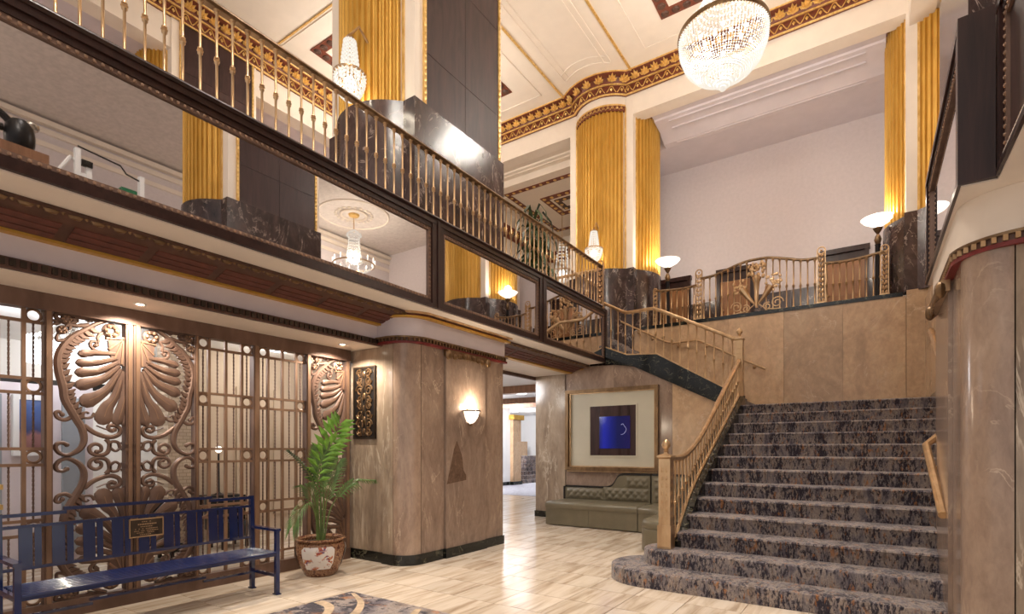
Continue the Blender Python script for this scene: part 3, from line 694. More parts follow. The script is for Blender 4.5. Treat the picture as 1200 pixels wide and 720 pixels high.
# right balcony railing
rb = thing('balcony_railing', 'brass balcony railing above the dark veneer board at the top corner', 'railing', (.74, 2, 4.40))
hrail([(.71, -2), (.71, 4.60)], 5.215, rb)
k = 2.2
while k < 4.6: inst(bal, 'baluster', rb, (.71, k, 4.40)); k += .134
# ================================================================== STAIRCASE
R_, G_ = .175, .3625; YS = 5.57; XL, XR = -1.9, .85
sg = thing('staircase', 'wide staircase with patterned blue and brown carpet', 'staircase', (-.6, 5.6, 0))
def step_round(x1, y0, y1, xl, z0, z1):
    """bullnose first steps with rounded end at the railing side"""
    rr_ = (y1-y0)/2
    pts = [(x1, y0)]
    c = (xl+rr_, y0+rr_)
    for i in range(13):
        a = -PI/2-PI*i/12; pts.append((c[0]+rr_*math.cos(a), c[1]+rr_*math.sin(a)))
    pts.append((x1, y1)); return pts
def rstep(poly, z0, z1):
    cx = sum(p[0] for p in poly)/len(poly); m = M()
    cen = Vector((cx, sum(p[1] for p in poly)/len(poly)))
    def ins(o):
        out = []
        n = len(poly)
        for i in range(n):
            a = Vector(poly[i-1]); p = Vector(poly[i]); b_ = Vector(poly[(i+1) % n]); d1 = (p-a).normalized(); d2 = (b_-p).normalized()
            nn = (Vector((-d1.y, d1.x))+Vector((-d2.y, d2.x))).normalized(); out.append(p-nn*o*-1 if False else p+nn*-o)
        return out
    # orientation: clockwise polygon -> inward normal is to the right
    rings = [(ins(0.0), z0), (ins(0.0), z1-.035), (ins(.008), z1-.012), (ins(.03), z1)]
    n = len(poly); vs = [(p.x, p.y, z) for r, z in rings for p in r]; fs = []
    for j in range(3):
        for i in range(n): fs.append((j*n+i, j*n+(i+1) % n, (j+1)*n+(i+1) % n, (j+1)*n+i))
    fs.append(tuple(range(3*n, 4*n))); fs.append(tuple(range(n))[::-1])
    return m.add(vs, fs)
def yk(k): return YS+(k-1)*G_
rstep(step_round(.535, YS, YS+1.02, -2.60, 0, R_), 0, R_).build('step', 'carpet', sg, 40)
rstep(step_round(.535, yk(2), yk(2)+.62, -2.27, R_, 2*R_), R_, 2*R_).build('step', 'carpet', sg, 40)
M().box(XL, .53, YS+.9, 10.2, 0, R_).build('stair_core', 'tan', sg, None)
for k in range(3, 14):
    y0 = yk(k); z1 = k*R_; y1 = yk(k+1)+.02 if k < 13 else 12.98
    prof = [(y0+.012, z1-R_), (y0, z1-.045), (y0-.012, z1-.02), (y0, z1-.004), (y0+.02, z1), (y1, z1), (y1, z1-R_)]
    M().prism(prof, XL if k < 13 else -1.98, .535 if k < 5 else XR-.006, 'x').build('step', 'carpet', sg, 40)
# right part of step 2..: curb wall under steps, left side
M().prism([(6.45, 0), (10.26, 0), (10.26, 2.2), (9.9, 2.2), (6.45, .45)], -2.04, XL-.001, 'x').build('side_wall', 'tan', sg, None)
# black stringer with sweeping lower end and gilt bead
top = catmull([(6.28, .42), (6.45, .46), (6.65, .62), (6.95, .86), (7.4, 1.12), (8.0, 1.42), (8.8, 1.81), (9.5, 2.15), (10.12, 2.45)], 4)
poly = [(p.x, p.y) for p in [Vector((q[0], q[1])) for q in top]]
low = [(10.12, 2.1), (6.9, .40), (6.5, .30), (6.28, .30)]
M().prism(poly+low, -2.07, -1.86, 'x').build('stringer', 'blackm', sg, 30)
M().tube([(-1.965, p[0], p[1]+.01) for p in poly], .022, 6, ell=None).build('gilt_bead', 'brass', sg)
# newels
def newel(parent, x, y, zb, zbase, zcap, w_=.085):
    M().box(x-w_*1.15, x+w_*1.15, y-w_*1.15, y+w_*1.15, zb, zbase).build('newel_base', 'brass', parent, None)
    nb = M().box(x-w_, x+w_, y-w_, y+w_, zbase, zcap-.05).build('newel_shaft', 'brass', parent, None)
    m = M(); n = int((zcap-zbase-.15)/.09)
    for i in range(n):
        z = zbase+.1+i*.09
        for (dx, dy) in ((-1, 0), (1, 0), (0, -1), (0, 1)):
            for s in (-1, 1):
                m.sphere((x+dx*w_+(dy != 0)*s*w_*.4, y+dy*w_+(dx != 0)*s*w_*.4, z), .017, 6, 4, .35 if dx else .8, .35 if dy else .8, 1.8)
    stuff(m.build('vine_relief', 'brass', nb))
    M().lathe([(0, 0), (w_*1.3, 0), (w_*1.75, .02), (w_*1.75, .035), (w_*1.1, .05), (w_*.5, .06), (w_*.42, .075), (w_*.5, .085), (0, .085)], (x, y, zcap-.05), 4, PI/4, 2*PI+PI/4).build('newel_cap', 'brass', parent, 20)
    M().lathe([(0, 0), (.02, 0), (.03, .01), (.022, .022), (.045, .05), (.052, .075), (.042, .11), (.018, .14), (0, .15)], (x, y, zcap+.035), 12).build('acorn_finial', 'brass', parent)
sr = thing('stair_railing', 'brass stair railing sweeping up the open side of the carpeted stairs', 'railing', (-1.97, 8, .35))
newel(sr, -1.99, 6.15, .35, .62, 1.44, .068)
newel(sr, -1.97, 10.2, 2.275, 2.66, 3.50, .062)
rail = catmull([(6.22, 1.40), (6.5, 1.395), (6.78, 1.42), (7.15, 1.52), (7.6, 1.70), (8.2, 2.02), (9.0, 2.47), (9.6, 2.80), (10.13, 3.08)], 4)
rp = [(p[0], p[1]) for p in rail]
M().tube([(-1.965, p[0], p[1]) for p in rp], .036, 8).build('handrail', 'brass', sr)
def interp(pts, y):
    for a, b_ in zip(pts[:-1], pts[1:]):
        if a[0] <= y <= b_[0]: return a[1]+(b_[1]-a[1])*(y-a[0])/(b_[0]-a[0]+1e-9)
    return pts[-1][1]
sb = baluster_mesh(1.0, .45, .012, 'brass')
y = 6.42
while y < 10.05:
    z0 = interp(poly, y)+.01; z1 = interp(rp, y)-.02
    inst(sb, 'baluster', sr, (-1.965, y, z0), scale=(1, 1, z1-z0)); y += .145
# flight 2 (to the mezzanine): steps, stringer, railing
f2 = thing('upper_flight', 'upper stair flight with black marble stringer climbing to the mezzanine', 'staircase', (-3.5, 11, 2.275))
for k in range(6):
    x1 = -2.05-k*.29; M().box(x1-.31 if k < 5 else -4.12, x1, 10.42, 12.95, 2.1+k*.18, 2.275+(k+1)*.18).build('step', 'carpet', f2, None)
for k in range(6):
    x1 = -4.12-k*.29; M().box(x1-.31 if k < 5 else -6.1, x1, 10.42, 12.95 if k < 3 else 12.6, 3.2+k*.175, 3.355+(k+1)*.174).build('step', 'carpet', f2, None)
M().prism([(-1.88, 2.30), (-1.90, 2.42), (-3.49, 3.36), (-4.11, 3.405), (-4.62, 3.62), (-5.9, 4.38), (-5.9, 4.1), (-4.66, 3.29), (-3.95, 3.16), (-2.44, 2.40), (-2.0, 2.20)], 10.20, 10.30, 'y').build('stringer', 'blackm', f2, None)
s2r = thing('flight_railing', 'brass railing rising leftward along the black marble stringer', 'railing', (-3.2, 10.22, 2.6))
rail2 = [(-2.02, 3.48), (-3.17, 4.08), (-3.50, 4.245), (-3.64, 4.27), (-4.0, 4.262), (-4.15, 4.28), (-4.39, 4.41), (-4.7, 4.58)]
rl = [(p[0], p[1]) for p in catmull(rail2, 3)]
M().tube([(p[0], 10.22, p[1]) for p in rl], .034, 8).build('handrail', 'brass', s2r)
st2 = [(-1.95, 2.45), (-3.49, 3.37), (-4.11, 3.415), (-4.65, 3.65)]
M().tube([(p[0], 10.22, p[1]) for p in st2], .018, 6).build('base_rail', 'brass', s2r)
rlr = rl[::-1]; st2r = st2[::-1]
x = -2.1
while x > -4.6:
    z0 = interp(st2r, x); z1 = interp(rlr, x)-.02
    inst(sb, 'baluster', s2r, (x, 10.22, z0), scale=(1, 1, z1-z0)); x -= .157
def wall_rail(label, pts, brk, dirv, r=.025, mat='brass'):
    t = thing('wall_handrail', label, 'handrail', pts[0])
    M().tube(pts, r, 8).build('rail', mat, t)
    for p in brk:
        q = Vector(p)+Vector(dirv)
        M().tube([p, (Vector(p)+Vector((0, 0, -.06))), (q.x, q.y, p[2]-.07)], .012, 6).build('bracket', mat, t)
        M().sphere((q.x, q.y, p[2]-.07), .04, 8, 6).build('rosette', mat, t)
    return t
wall_rail('brass handrail fixed to the marble wall behind the upper flight', [(-1.95, 12.9, 3.28), (-3.35, 12.9, 4.05), (-3.45, 12.9, 4.09), (-4.02, 12.9, 4.08), (-4.2, 12.9, 4.14), (-5.6, 12.9, 4.93)], [(-2.2, 12.9, 3.42), (-3.25, 12.9, 4.0), (-3.9, 12.9, 4.08), (-4.55, 12.9, 4.33), (-4.9, 12.9, 4.53)], (0, .1, 0))
wall_rail('tan handrail at the stair pillar bending into the wall', [(.49, 5.7, .95), (.46, 6.93, 1.545), (.62, 7.12, 1.69), (.74, 7.35, 1.80)], [(.475, 5.95, 1.05), (.47, 6.6, 1.38)], (.07, 0, 0), .035, 'brass')
wall_rail('upper tan handrail on the marble wall beyond the stair pillar', [(.70, 7.7, 2.28), (.70, 9.7, 3.21)], [(.70, 8.2, 2.5), (.70, 9.4, 3.06)], (.13, 0, 0), .035, 'brass')
# ================================================================== ARCHED RAILING OF THE BACK BALCONY
ar = thing('arched_railing', 'arched brass railing with torch ornament above the stair wall', 'railing', (-2.17, 13.1, 4.6))
YR = 13.12
def seg_rail(pts, nbal, x0, x1, skip=None):
    rp_ = [(p[0], p[1]) for p in catmull(pts, 5)]
    M().tube([(p[0], YR, p[1]) for p in rp_], .03, 8).build('handrail', 'brassdark', ar)
    for i in range(nbal):
        x = x0+(x1-x0)*(i+.5)/nbal
        if skip and skip(x): continue
        z1 = interp(rp_, x)-.02; inst(sb, 'baluster', ar, (x, YR, 4.62), scale=(1.15, 1.15, z1-4.62))
seg_rail([(-4.5, 5.48), (-4.2, 5.45), (-3.8, 5.43), (-3.5, 5.46)], 7, -4.45, -3.5)
seg_rail([(-3.4, 5.60), (-3.1, 5.62), (-2.75, 5.72), (-2.45, 5.80), (-2.17, 5.82), (-1.9, 5.80), (-1.6, 5.72), (-1.25, 5.62), (-.95, 5.60)], 18, -3.40, -.95, lambda x: abs(x+2.17) < .12)
seg_rail([(-.85, 5.47), (-.55, 5.44), (-.2, 5.45), (.2, 5.50)], 9, -.86, .2)
M().box(-4.5, .25, YR-.02, YR+.02, 4.60, 4.625).build('base_rail', 'brass', ar, None)
for x in (-3.45, -.90): newel_scroll(ar, x, YR, 4.62, 5.80, .15, .12)
newel_scroll(ar, .21, YR, 4.62, 5.62, .13, .12); newel_scroll(ar, -4.52, YR, 4.62, 5.55, .09, .1)
m = M(); cx = -2.17
m.lathe([(.0, 4.72), (.03, 4.72), (.05, 5.0), (.045, 5.05), (.07, 5.3), (.10, 5.36), (.10, 5.40), (0, 5.42)], (cx, YR-.02, 0), 10); m.build('torch', 'brass', ar)
m = M()
for i in range(46):
    a = random.uniform(0, 2*PI); r = random.uniform(.02, .2); m.sphere((cx+r*math.cos(a), YR-.03+random.uniform(-.03, .03), 5.56+r*1.15*math.sin(a)), random.uniform(.02, .042), 6, 4, 1, .6, 1.4)
m.build('flame_foliage', 'brass', ar)
for s in (-1, 1):
    m = M(); m.tube([(cx+s*.04, YR-.02, 4.80), (cx+s*.16, YR-.02, 4.95), (cx+s*.30, YR-.02, 5.16)], [.02, .05, .085], 8); m.build('cornucopia', 'brass', ar)
    m = M()
    for i in range(32):
        a = random.uniform(0, 2*PI); r = random.uniform(0, .18); m.sphere((cx+s*(.36+r*math.cos(a)), YR-.03, 5.24+r*math.sin(a)), random.uniform(.02, .04), 6, 4, 1, .6, 1)
    m.build('fruit_cluster', 'brass', ar)
    m = M()
    for (a0, c0, r0) in ((0, (.42, 4.78), .13), (1, (.22, 4.72), .09)):
        m.tube([(cx+s*(c0[0]+(r0*(1-.75*i/22))*math.cos(.45*i+a0)), YR-.02, c0[1]+(r0*(1-.75*i/22))*math.sin(.45*i+a0)) for i in range(23)], .013, 6)
    m.tube([(cx+s*.04, YR-.02, 4.80), (cx+s*.2, YR-.02, 4.66), (cx+s*.5, YR-.02, 4.63)], .013, 6)
    m.build('scroll', 'brass', ar)
# ================================================================== BRONZE SCREEN
GX = -6.0
sf = thing('screen_frame', 'brown bronze frame of posts and rails holding the screen', 'frame', (GX, 2.8, 0))
GY0, GY1 = -.4, 4.83
M().box(GX-.06, GX+.06, GY0, GY1, 2.71, 2.86).build('top_rail', 'bronze', sf, None)
M().box(GX-.05, GX+.05, GY0, GY1, 0.0, .15).build('bottom_rail', 'bronze', sf, None)
for (a, b_) in ((.86, .92), (1.556, 1.614), (2.84-.04, 2.84), (3.448, 3.522), (4.147, 4.209), (4.76, 4.82)):
    M().box(GX-.045, GX+.045, a, b_, .15, 2.71).build('post', 'bronze', sf, None)
    M().box(GX+.045, GX+.055, a+.012, b_-.012, .15, 2.71).build('post_fillet', 'bronzelight', sf, None)
ringm = M().tube([(0, .052*math.cos(a), .052*math.sin(a)) for a in [2*PI*i/18 for i in range(18)]], .012, 6, True).mesh('ring', 'bronzelight')
def twist():
    m = M(); n = 24; vs = []; fs = []
    for i in range(n+1):
        for k in range(4):
            a = i*.8+k*PI/2; vs.append((.009*math.cos(a), .009*math.sin(a), i/n))
    for i in range(n):
        for k in range(4): fs.append((i*4+k, i*4+(k+1) % 4, (i+1)*4+(k+1) % 4, (i+1)*4+k))
    return m.add(vs, fs).mesh('twisted_bar', 'bronze', None)
twm = twist()
HZ = [2.60, 2.11, 1.985, 1.505, 1.365, .885, .76, .27]
def lattice(label, y0, y1):
    t = thing('lattice_panel', label, 'screen', (GX, (y0+y1)/2, .15), 'lattice panels of the bronze screen')
    W = y1-y0; ys = [y0+W*.20, y0+W*.5, y0+W*.80]
    for y in ys: M().box(GX-.016, GX+.016, y-.014, y+.014, .15, 2.71).build('upright_bar', 'bronzelight', t, None)
    for z in HZ: M().box(GX-.014, GX+.014, y0, y1, z-.013, z+.013).build('cross_bar', 'bronzelight', t, None)
    ed = [y0]+ys+[y1]
    for (za, zb) in ((2.11, 2.60), (1.505, 1.985), (.885, 1.365), (.27, .76)):
        for a, b_ in zip(ed[:-1], ed[1:]): inst(twm, 'twisted_bar', t, (GX, (a+b_)/2, za), scale=(1, 1, zb-za))
    for z in (2.655, 2.0475, 1.435, .8225, .21):
        for y in ((ed[0]+ed[1])/2, (ed[3]+ed[4])/2): inst(ringm, 'ring', t, (GX, y, z))
    return t
lattice('bronze lattice panel at the picture edge behind the bench arm', .92, 1.556)
lattice('bronze lattice panel right beside the double shell doors', 2.84, 3.448)
lattice('bronze lattice panel between the bench end and the palm', 3.522, 4.147)
TR = {
'stem': [(0.187, 1.278), (0.27, 1.234), (0.356, 1.162), (0.431, 1.099), (0.481, 1.038), (0.527, 0.948), (0.544, 0.853), (0.533, 0.741), (0.507, 0.629), (0.494, 0.519), (0.456, 0.434), (0.412, 0.344), (0.374, 0.268), (0.356, 0.186), (0.362, 0.119), (0.399, 0.058), (0.469, 0.017), (0.527, 0.03), (0.559, 0.072), (0.553, 0.114), (0.514, 0.127), (0.481, 0.109)],
'curl': [(0.164, 0.979), (0.258, 0.986), (0.307, 1.026), (0.3, 1.066), (0.27, 1.072), (0.25, 1.047), (0.268, 1.03)],
'curl2': [(0.217, 1.165), (0.252, 1.118), (0.246, 1.077), (0.268, 1.047)],
'top': [(0.319, 1.216), (0.418, 1.192), (0.507, 1.207), (0.557, 1.24), (0.553, 1.27), (0.443, 1.275), (0.356, 1.27), (0.246, 1.272)],
'ros2stem': [(0.443, 1.101), (0.494, 1.054), (0.546, 1.034), (0.553, 1.076), (0.52, 1.133)],
's1': [(0.356, 0.287), (0.27, 0.218), (0.164, 0.183), (0.089, 0.207), (0.072, 0.259), (0.106, 0.292), (0.158, 0.294), (0.166, 0.261), (0.14, 0.241), (0.117, 0.253)],
'berry': [(0.14, 0.248), (0.199, 0.262), (0.258, 0.288)],
's2': [(0.443, 0.365), (0.494, 0.333), (0.546, 0.349), (0.562, 0.391), (0.536, 0.404), (0.514, 0.379)],
's3': [(0.276, 0.404), (0.3, 0.366), (0.349, 0.358), (0.374, 0.389), (0.341, 0.412), (0.319, 0.4)],
's4': [(0.187, 0.164), (0.158, 0.117), (0.175, 0.039), (0.234, 0.012), (0.3, 0.032), (0.315, 0.085), (0.273, 0.118), (0.228, 0.098), (0.225, 0.059), (0.258, 0.045)],
's5': [(0.072, 0.078), (0.089, 0.132), (0.14, 0.141), (0.154, 0.091), (0.112, 0.052), (0.072, 0.078)]}
RIBS = [[(0.10, 0.98), (0.258, 0.968), (0.362, 0.947)], [(0.10, 0.94), (0.246, 0.880), (0.374, 0.861)], [(0.09, 0.90), (0.234, 0.804), (0.374, 0.773)], [(0.08, 0.87), (0.205, 0.736), (0.362, 0.662)], [(0.07, 0.84), (0.165, 0.654), (0.250, 0.568), (0.322, 0.520)], [(0.05, 0.82), (0.115, 0.571), (0.175, 0.472), (0.205, 0.375)], [(0.035, 0.80), (0.034, 0.63), (0.058, 0.477), (0.090, 0.355)], [(0.02, 0.70), (0.02, 0.475), (0.03, 0.32)]]
FAN = [(0.02, 1.145), (0.095, 1.151), (0.175, 1.099), (0.158, 0.959), (0.095, 0.886), (0.02, 0.864)]
ZM = 1.433
def leafy(label, yc, s):
    """s=+1 design opens toward +y from the centre line yc"""
    t = thing('shell_panel', label, 'screen', (GX, yc+s*.3, .15), 'openwork shell panels of the bronze screen')
    T = lambda p, v: (GX, yc+s*p[0], ZM+v*p[1])
    for v in (1, -1):
        V = 'upper' if v > 0 else 'lower'
        stp = catmull(TR['stem'], 4); n = len(stp)
        wd = []
        for i in range(n):
            f = i/n; wd.append(.016+.020*math.sin(PI*min(1, f*1.25))**1 if f < .8 else .018)
        st_ = M().tube([T(p, v) for p in stp], wd, 8, ell=.03, up=(1, 0, 0)).build('acanthus_stem', 'bronze', t)
        m = M()
        for i in range(6, int(n*.55), 2):
            p = Vector(stp[i]); d = (Vector(stp[i+1])-p).normalized(); nn = Vector((-d.y, d.x)) if True else d
            nn = nn if nn.x < 0 else -nn
            q = p+nn*.085-d*.035; m.tube([T(p, v), T(p+nn*.05-d*.005, v), T(q, v)], [.034, .026, .006], 6, ell=.024, up=(1, 0, 0)); q = p-nn*.05+d*.03; pass
        for (c, a0) in (((.40, 1.235), .3), ((.45, 1.20), -.6), ((.33, 1.25), 2.0), ((.27, 1.262), 2.6), ((.53, 1.20), .2), ((.50, 1.17), -1.2), ((.36, 1.20), 3.6)):
            for k in range(3):
                a = a0+(k-1)*.7; m.tube([T(c, v), T((c[0]+.035*math.cos(a), c[1]+.035*math.sin(a)), v), T((c[0]+.06*math.cos(a), min(1.275, c[1]+.06*math.sin(a))), v)], [.014, .018, .004], 6, ell=.02, up=(1, 0, 0))
        m.build('acanthus_lobe', 'bronze', st_)
        sh = M()
        sh.prism([(yc+s*p[0], ZM+v*p[1]) for p in FAN], GX-.018, GX+.018, 'x'); sh = sh.build('shell', 'bronze', t, 30)
        for k in range(7):
            a = -1.35+k*.40; c0 = (.03, 1.16)
            e = (c0[0]+.26*math.cos(a-.0)*.62+.0, c0[1]+.28*math.sin(a))
            if a > -.1: continue
            M().tube([T((c0[0]+.02, c0[1]-.03), v), T(e, v)], [.008, .016], 6, ell=.03, up=(1, 0, 0)).build('shell_ridge', 'bronzelight', sh)
        for i, rb_ in enumerate(RIBS):
            pts = catmull(rb_, 5); L_ = len(pts); wmax = [.042, .045, .050, .060, .074, .080, .058, .036][i]
            ws = [.024+(wmax-.024)*(j/(L_-1))**1.35 for j in range(L_)]
            e = Vector(pts[-1]); d = (Vector(pts[-1])-Vector(pts[-2])).normalized()
            pts = list(pts)+[e+d*wmax*.6, e+d*wmax*.95]; ws += [wmax*.8, wmax*.3]
            r_ = M().tube([T(p, v) for p in pts], ws, 8, ell=.026, up=(1, 0, 0)).build('shell_lobe', 'bronze', t)
            M().tube([T((p[0], p[1]), v) for p in [Vector(p) for p in pts[2:-2]]], .006, 5, ell=.031, up=(1, 0, 0)).build('lobe_ridge', 'bronzelight', r_)
        for nm, w_ in (('curl', .016), ('curl2', .015), ('top', .018), ('ros2stem', .014), ('s1', .020), ('s2', .017), ('s3', .012), ('s4', .018), ('s5', .014), ('berry', .007)):
            pts = [T(p, v) for p in catmull(TR[nm], 5)]; L_ = len(pts)
            M().tube(pts, [w_*(1.15-.3*j/L_) for j in range(L_)], 7, ell=.02, up=(1, 0, 0)).build('scroll', 'bronze', t)
        for (c, r) in (((.146, 1.192), .07), ((.488, 1.235), .045), ((.52, 1.133), .04)):
            p = T(c, v); ro = M()
            if r > .06: ro.tube([(GX, p[1]+.05*math.cos(a), p[2]+.05*math.sin(a)) for a in [2*PI*i/14 for i in range(14)]], .026, 7, True)
            else: ro.sphere(p, r, 10, 6, .7, 1, 1)
            ro = ro.build('rosette', 'bronze', t)
            m = M()
            for k in range(6): m.sphere((GX+.028, p[1]+r*.6*math.cos(k*PI/3), p[2]+r*.6*math.sin(k*PI/3)), r*.28, 6, 4)
            m.build('petal', 'bronzelight', ro)
        for c in ((.481, .109), (.117, .253), (.14, .248), (.514, .379), (.258, .045), (.268, 1.035)):
            m = M().sphere(T(c, v), .022, 8, 5); m.build('scroll_eye', 'bronze', t)
    return t
dl_ = leafy('left leaf of the openwork shell doors behind the plaque', 2.205, -1)
dr_ = leafy('right leaf of the openwork shell doors behind the bench', 2.251, 1)
leafy('half shell openwork panel behind the potted palm', 4.80, -1)
for (t, a, b_) in ((dl_, 2.165, 2.2255), (dr_, 2.2305, 2.29)):
    M().box(GX-.05, GX+.05, a, b_, .15, 2.71).build('meeting_stile', 'bronze', t, None)
    M().box(GX+.05, GX+.065, a+.015, b_-.015, .15, 2.71).build('stile_fillet', 'bronzelight', t, None)
    for z in (1.30, 1.36, 1.50, 1.56):
        M().box(GX-.05, GX+.058, a-.01 if t is dl_ else a, b_ if t is dl_ else b_+.01, z-.012, z+.012).build('stile_band', 'bronze', t, None)
# ================================================================== DOWNLIGHTS
for (y, lb) in ((2.18, 'small recessed downlight above the shell doors'), (4.48, 'small recessed downlight beside the pillar capital')):
    t = thing('downlight', lb, 'downlight', (-5.68, y, 2.86))
    M().lathe([(.03, -.001), (.05, -.004), (.055, -.001), (.055, .01), (.03, .01)], (-5.68, y, 2.858), 16).build('bezel', 'white', t)
    M().lathe([(0, 0), (.032, 0), (.032, .01), (0, .01)], (-5.68, y, 2.856), 16).build('lamp_lens', 'bulb', t)
    l = lamp('downlight_beam', (-5.68, y, 2.84), 100, (1, .87, .72), .02, 150, .5, t)
for i, (x, y, lb) in enumerate(((-3.3, 2.6, 'far left'), (-.9, 2.6, 'far right'), (-3.3, 4.9, 'middle left'), (-.9, 4.9, 'middle right'), (-3.3, 6.6, 'near left'), (-.9, 6.6, 'near right'))):  # out-of-view downlights, added to brighten the stair treads and floor
    t = thing('added_ceiling_downlight', 'added unseen downlight in the high hall ceiling, %s of six' % lb, 'downlight', (x, y, 10.93), 'added high ceiling downlights')
    M().lathe([(.07, -.002), (.11, -.008), (.12, 0), (.12, .02), (.07, .02)], (x, y, 10.94), 18).build('bezel', 'goldtrim', t)
    M().lathe([(0, 0), (.072, 0), (.072, .02), (0, .02)], (x, y, 10.935), 18).build('lamp_lens', 'torch', t)
    lamp('downlight_beam', (x, y, 10.91), 440, (1, .94, .87), .07, 62, .7, t)
# ================================================================== GRILLE ON THE RETURN WALL
g = thing('ventilation_grille', 'dark scrolled bronze grille set in the marble return wall', 'grille', (-5.71, 4.87, 1.65))
M().box(-5.90, -5.52, 4.868, 4.878, 1.66, 2.61).build('back_plate', 'black', g, None)
for (a, b_, c, d) in ((-5.93, -5.49, 1.64, 1.665), (-5.93, -5.49, 2.60, 2.625), (-5.93, -5.905, 1.665, 2.60), (-5.515, -5.49, 1.665, 2.60)): M().box(a, b_, 4.855, 4.88, c, d).build('grille_frame', 'darkbronze', g, None)
gx = -5.71
for s in (-1, 1):
    for (cz, r0, dirn) in ((1.74, .06, -1), (1.84, .075, 1), (1.97, .07, -1), (2.08, .05, 1), (2.18, .06, -1), (2.30, .08, 1), (2.43, .06, -1), (2.53, .065, 1)):
        M().tube([(gx+s*(.085+(r0*(1-.8*i/20))*math.cos(.5*i)), 4.862, cz+dirn*(r0*(1-.8*i/20))*math.sin(.5*i)) for i in range(21)], .013, 6).build('grille_scroll', 'brassdark', g)
    M().tube(catmull([(gx+s*.02, 4.86, 1.68), (gx+s*.06, 4.86, 1.88), (gx+s*.02, 4.86, 2.03), (gx+s*.05, 4.86, 2.2), (gx+s*.015, 4.86, 2.36), (gx+s*.05, 4.86, 2.58)], 4), .016, 6).build('grille_stem', 'darkbronze', g)
for z in (1.74, 1.90, 2.05, 2.22, 2.38, 2.52): M().sphere((gx, 4.858, z), .035, 8, 5, 1, .4, 1.4).build('grille_leaf', 'brassdark', g)
# ================================================================== WALL SCONCE ON THE PILLAR
def sconce_bowl():
    t = thing('wall_sconce', 'lit half bowl glass sconce on the marble pillar', 'sconce', (-4.84, 6.08, 1.87))
    pr = [(.03, 0), (.07, .03), (.11, .09), (.135, .17), (.14, .19)]
    M().lathe(pr, (-4.845, 6.08, 1.87), 14, -PI/2, PI/2).build('glass_bowl', 'torch', t)
    M().tube([(-4.845+.145*math.cos(a), 6.08+.145*math.sin(a), 2.06) for a in [-PI/2+PI*i/14 for i in range(15)]], .012, 6).build('rim', 'brassdark', t)
    for k in range(7):
        a = -PI/2+PI*(k+.5)/7; M().tube([(-4.845+r*1.03*math.cos(a), 6.08+r*1.03*math.sin(a), 1.87+z) for (r, z) in pr[:-1]], .003, 4).build('glass_rib', 'brassdark', t)
    M().sphere((-4.83, 6.08, 1.865), .025, 8, 6).build('finial', 'brassdark', t)
    M().box(-4.85, -4.835, 6.03, 6.13, 1.86, 2.06).build('back_plate', 'brassdark', t, None)
    lamp('sconce_light', (-4.74, 6.08, 2.12), 22, (1, .83, .62), .04, parent=t)
sconce_bowl()
# ================================================================== BENCH
bn = thing('garden_bench', 'navy blue metal bench with slatted back and plaque', 'bench', (-5.3, 2.2, 0))
BF, BB = -5.08, -5.56
nb = lambda nm, *b_: M().box(*b_).build(nm, 'navy', bn, None)
Y0b, Y1b = 1.18, 3.20
for y in (Y0b, Y1b):
    nb('leg', BF-.04, BF, y-.02, y+.02, 0, .66); nb('foot_plate', BF-.06, BF+.02, y-.025, y+.025, 0, .012)
    M().prism([(BB-.02, 0), (BB+.02, 0), (BB+.02, .45), (BB-.0, 1.0), (BB-.04, 1.0), (BB-.02, .45)], y-.02, y+.02, 'y').build('leg', 'navy', bn, None); nb('foot_plate', BB-.04, BB+.04, y-.025, y+.025, 0, .012)
    nb('armrest', BB, BF+.005, y-.03, y+.03, .655, .68); nb('side_rail', BB, BF-.04, y-.015, y+.015, .18, .21); nb('seat_end_rail', BB, BF-.04, y-.018, y+.018, .40, .44)
def backz(y): return 1.0 if (y < 1.59 or y > 2.77) else 1.025
for (a, b_, z) in ((Y0b, 1.60, 0), (1.58, 2.78, .03), (2.76, Y1b, 0)):
    nb('top_rail', BB-.035, BB-.005, a, b_, .965+z, .993+z)
nb('slat_rail', BB-.03, BB, Y0b, Y1b, .875, .90); nb('slat_rail', BB-.015, BB+.015, Y0b, Y1b, .545, .57)
for k in range(9):
    y0 = 1.295+k*.2075
    if k == 4:
        pass
    M().prism([(BB-.004, .56), (BB+.006, .56), (BB-.008, .885), (BB-.018, .885)], y0, y0+.085, 'y').build('back_slat', 'navy', bn, None)
    M().prism([(BB-.004, .56), (BB+.006, .56), (BB-.008, .885), (BB-.018, .885)], y0+.098, y0+.142, 'y').build('back_slat', 'navy', bn, None)
for k in range(9):
    xa = BB+.035+k*.052; M().prism([(xa, .428), (xa, .438), (xa+.006, .447), (xa+.02, .451), (xa+.034, .447), (xa+.04, .438), (xa+.04, .428)], Y0b+.02, Y1b-.02, 'y').build('seat_slat', 'navy', bn, 60)
nb('seat_front_rail', BF-.035, BF-.005, Y0b, Y1b, .40, .442); nb('seat_back_rail', BB, BB+.03, Y0b, Y1b, .40, .44)
for y in (1.85, 2.53): nb('seat_support', BB+.02, BF-.02, y-.015, y+.015, .41, .435)
for (a, b_, z) in ((Y0b, 1.74, .19), (1.72, 2.66, .225), (2.64, Y1b, .19)): nb('stretcher', BB+.09, BB+.12, a, b_, z, z+.022)
pq = thing('plaque', 'small bronze memorial plaque with raised lettering on the bench back', 'plaque', (BB+.01, 2.18, .70))
M().box(BB-.006, BB+.008, 2.05, 2.32, .70, .86).build('plate', 'darkbronze', pq, None)
for (a, b_, c, d) in ((2.045, 2.325, .695, .705), (2.045, 2.325, .855, .865), (2.045, 2.053, .705, .855), (2.317, 2.325, .705, .855)): M().box(BB-.006, BB+.012, a, b_, c, d).build('plate_border', 'brass', pq, None)
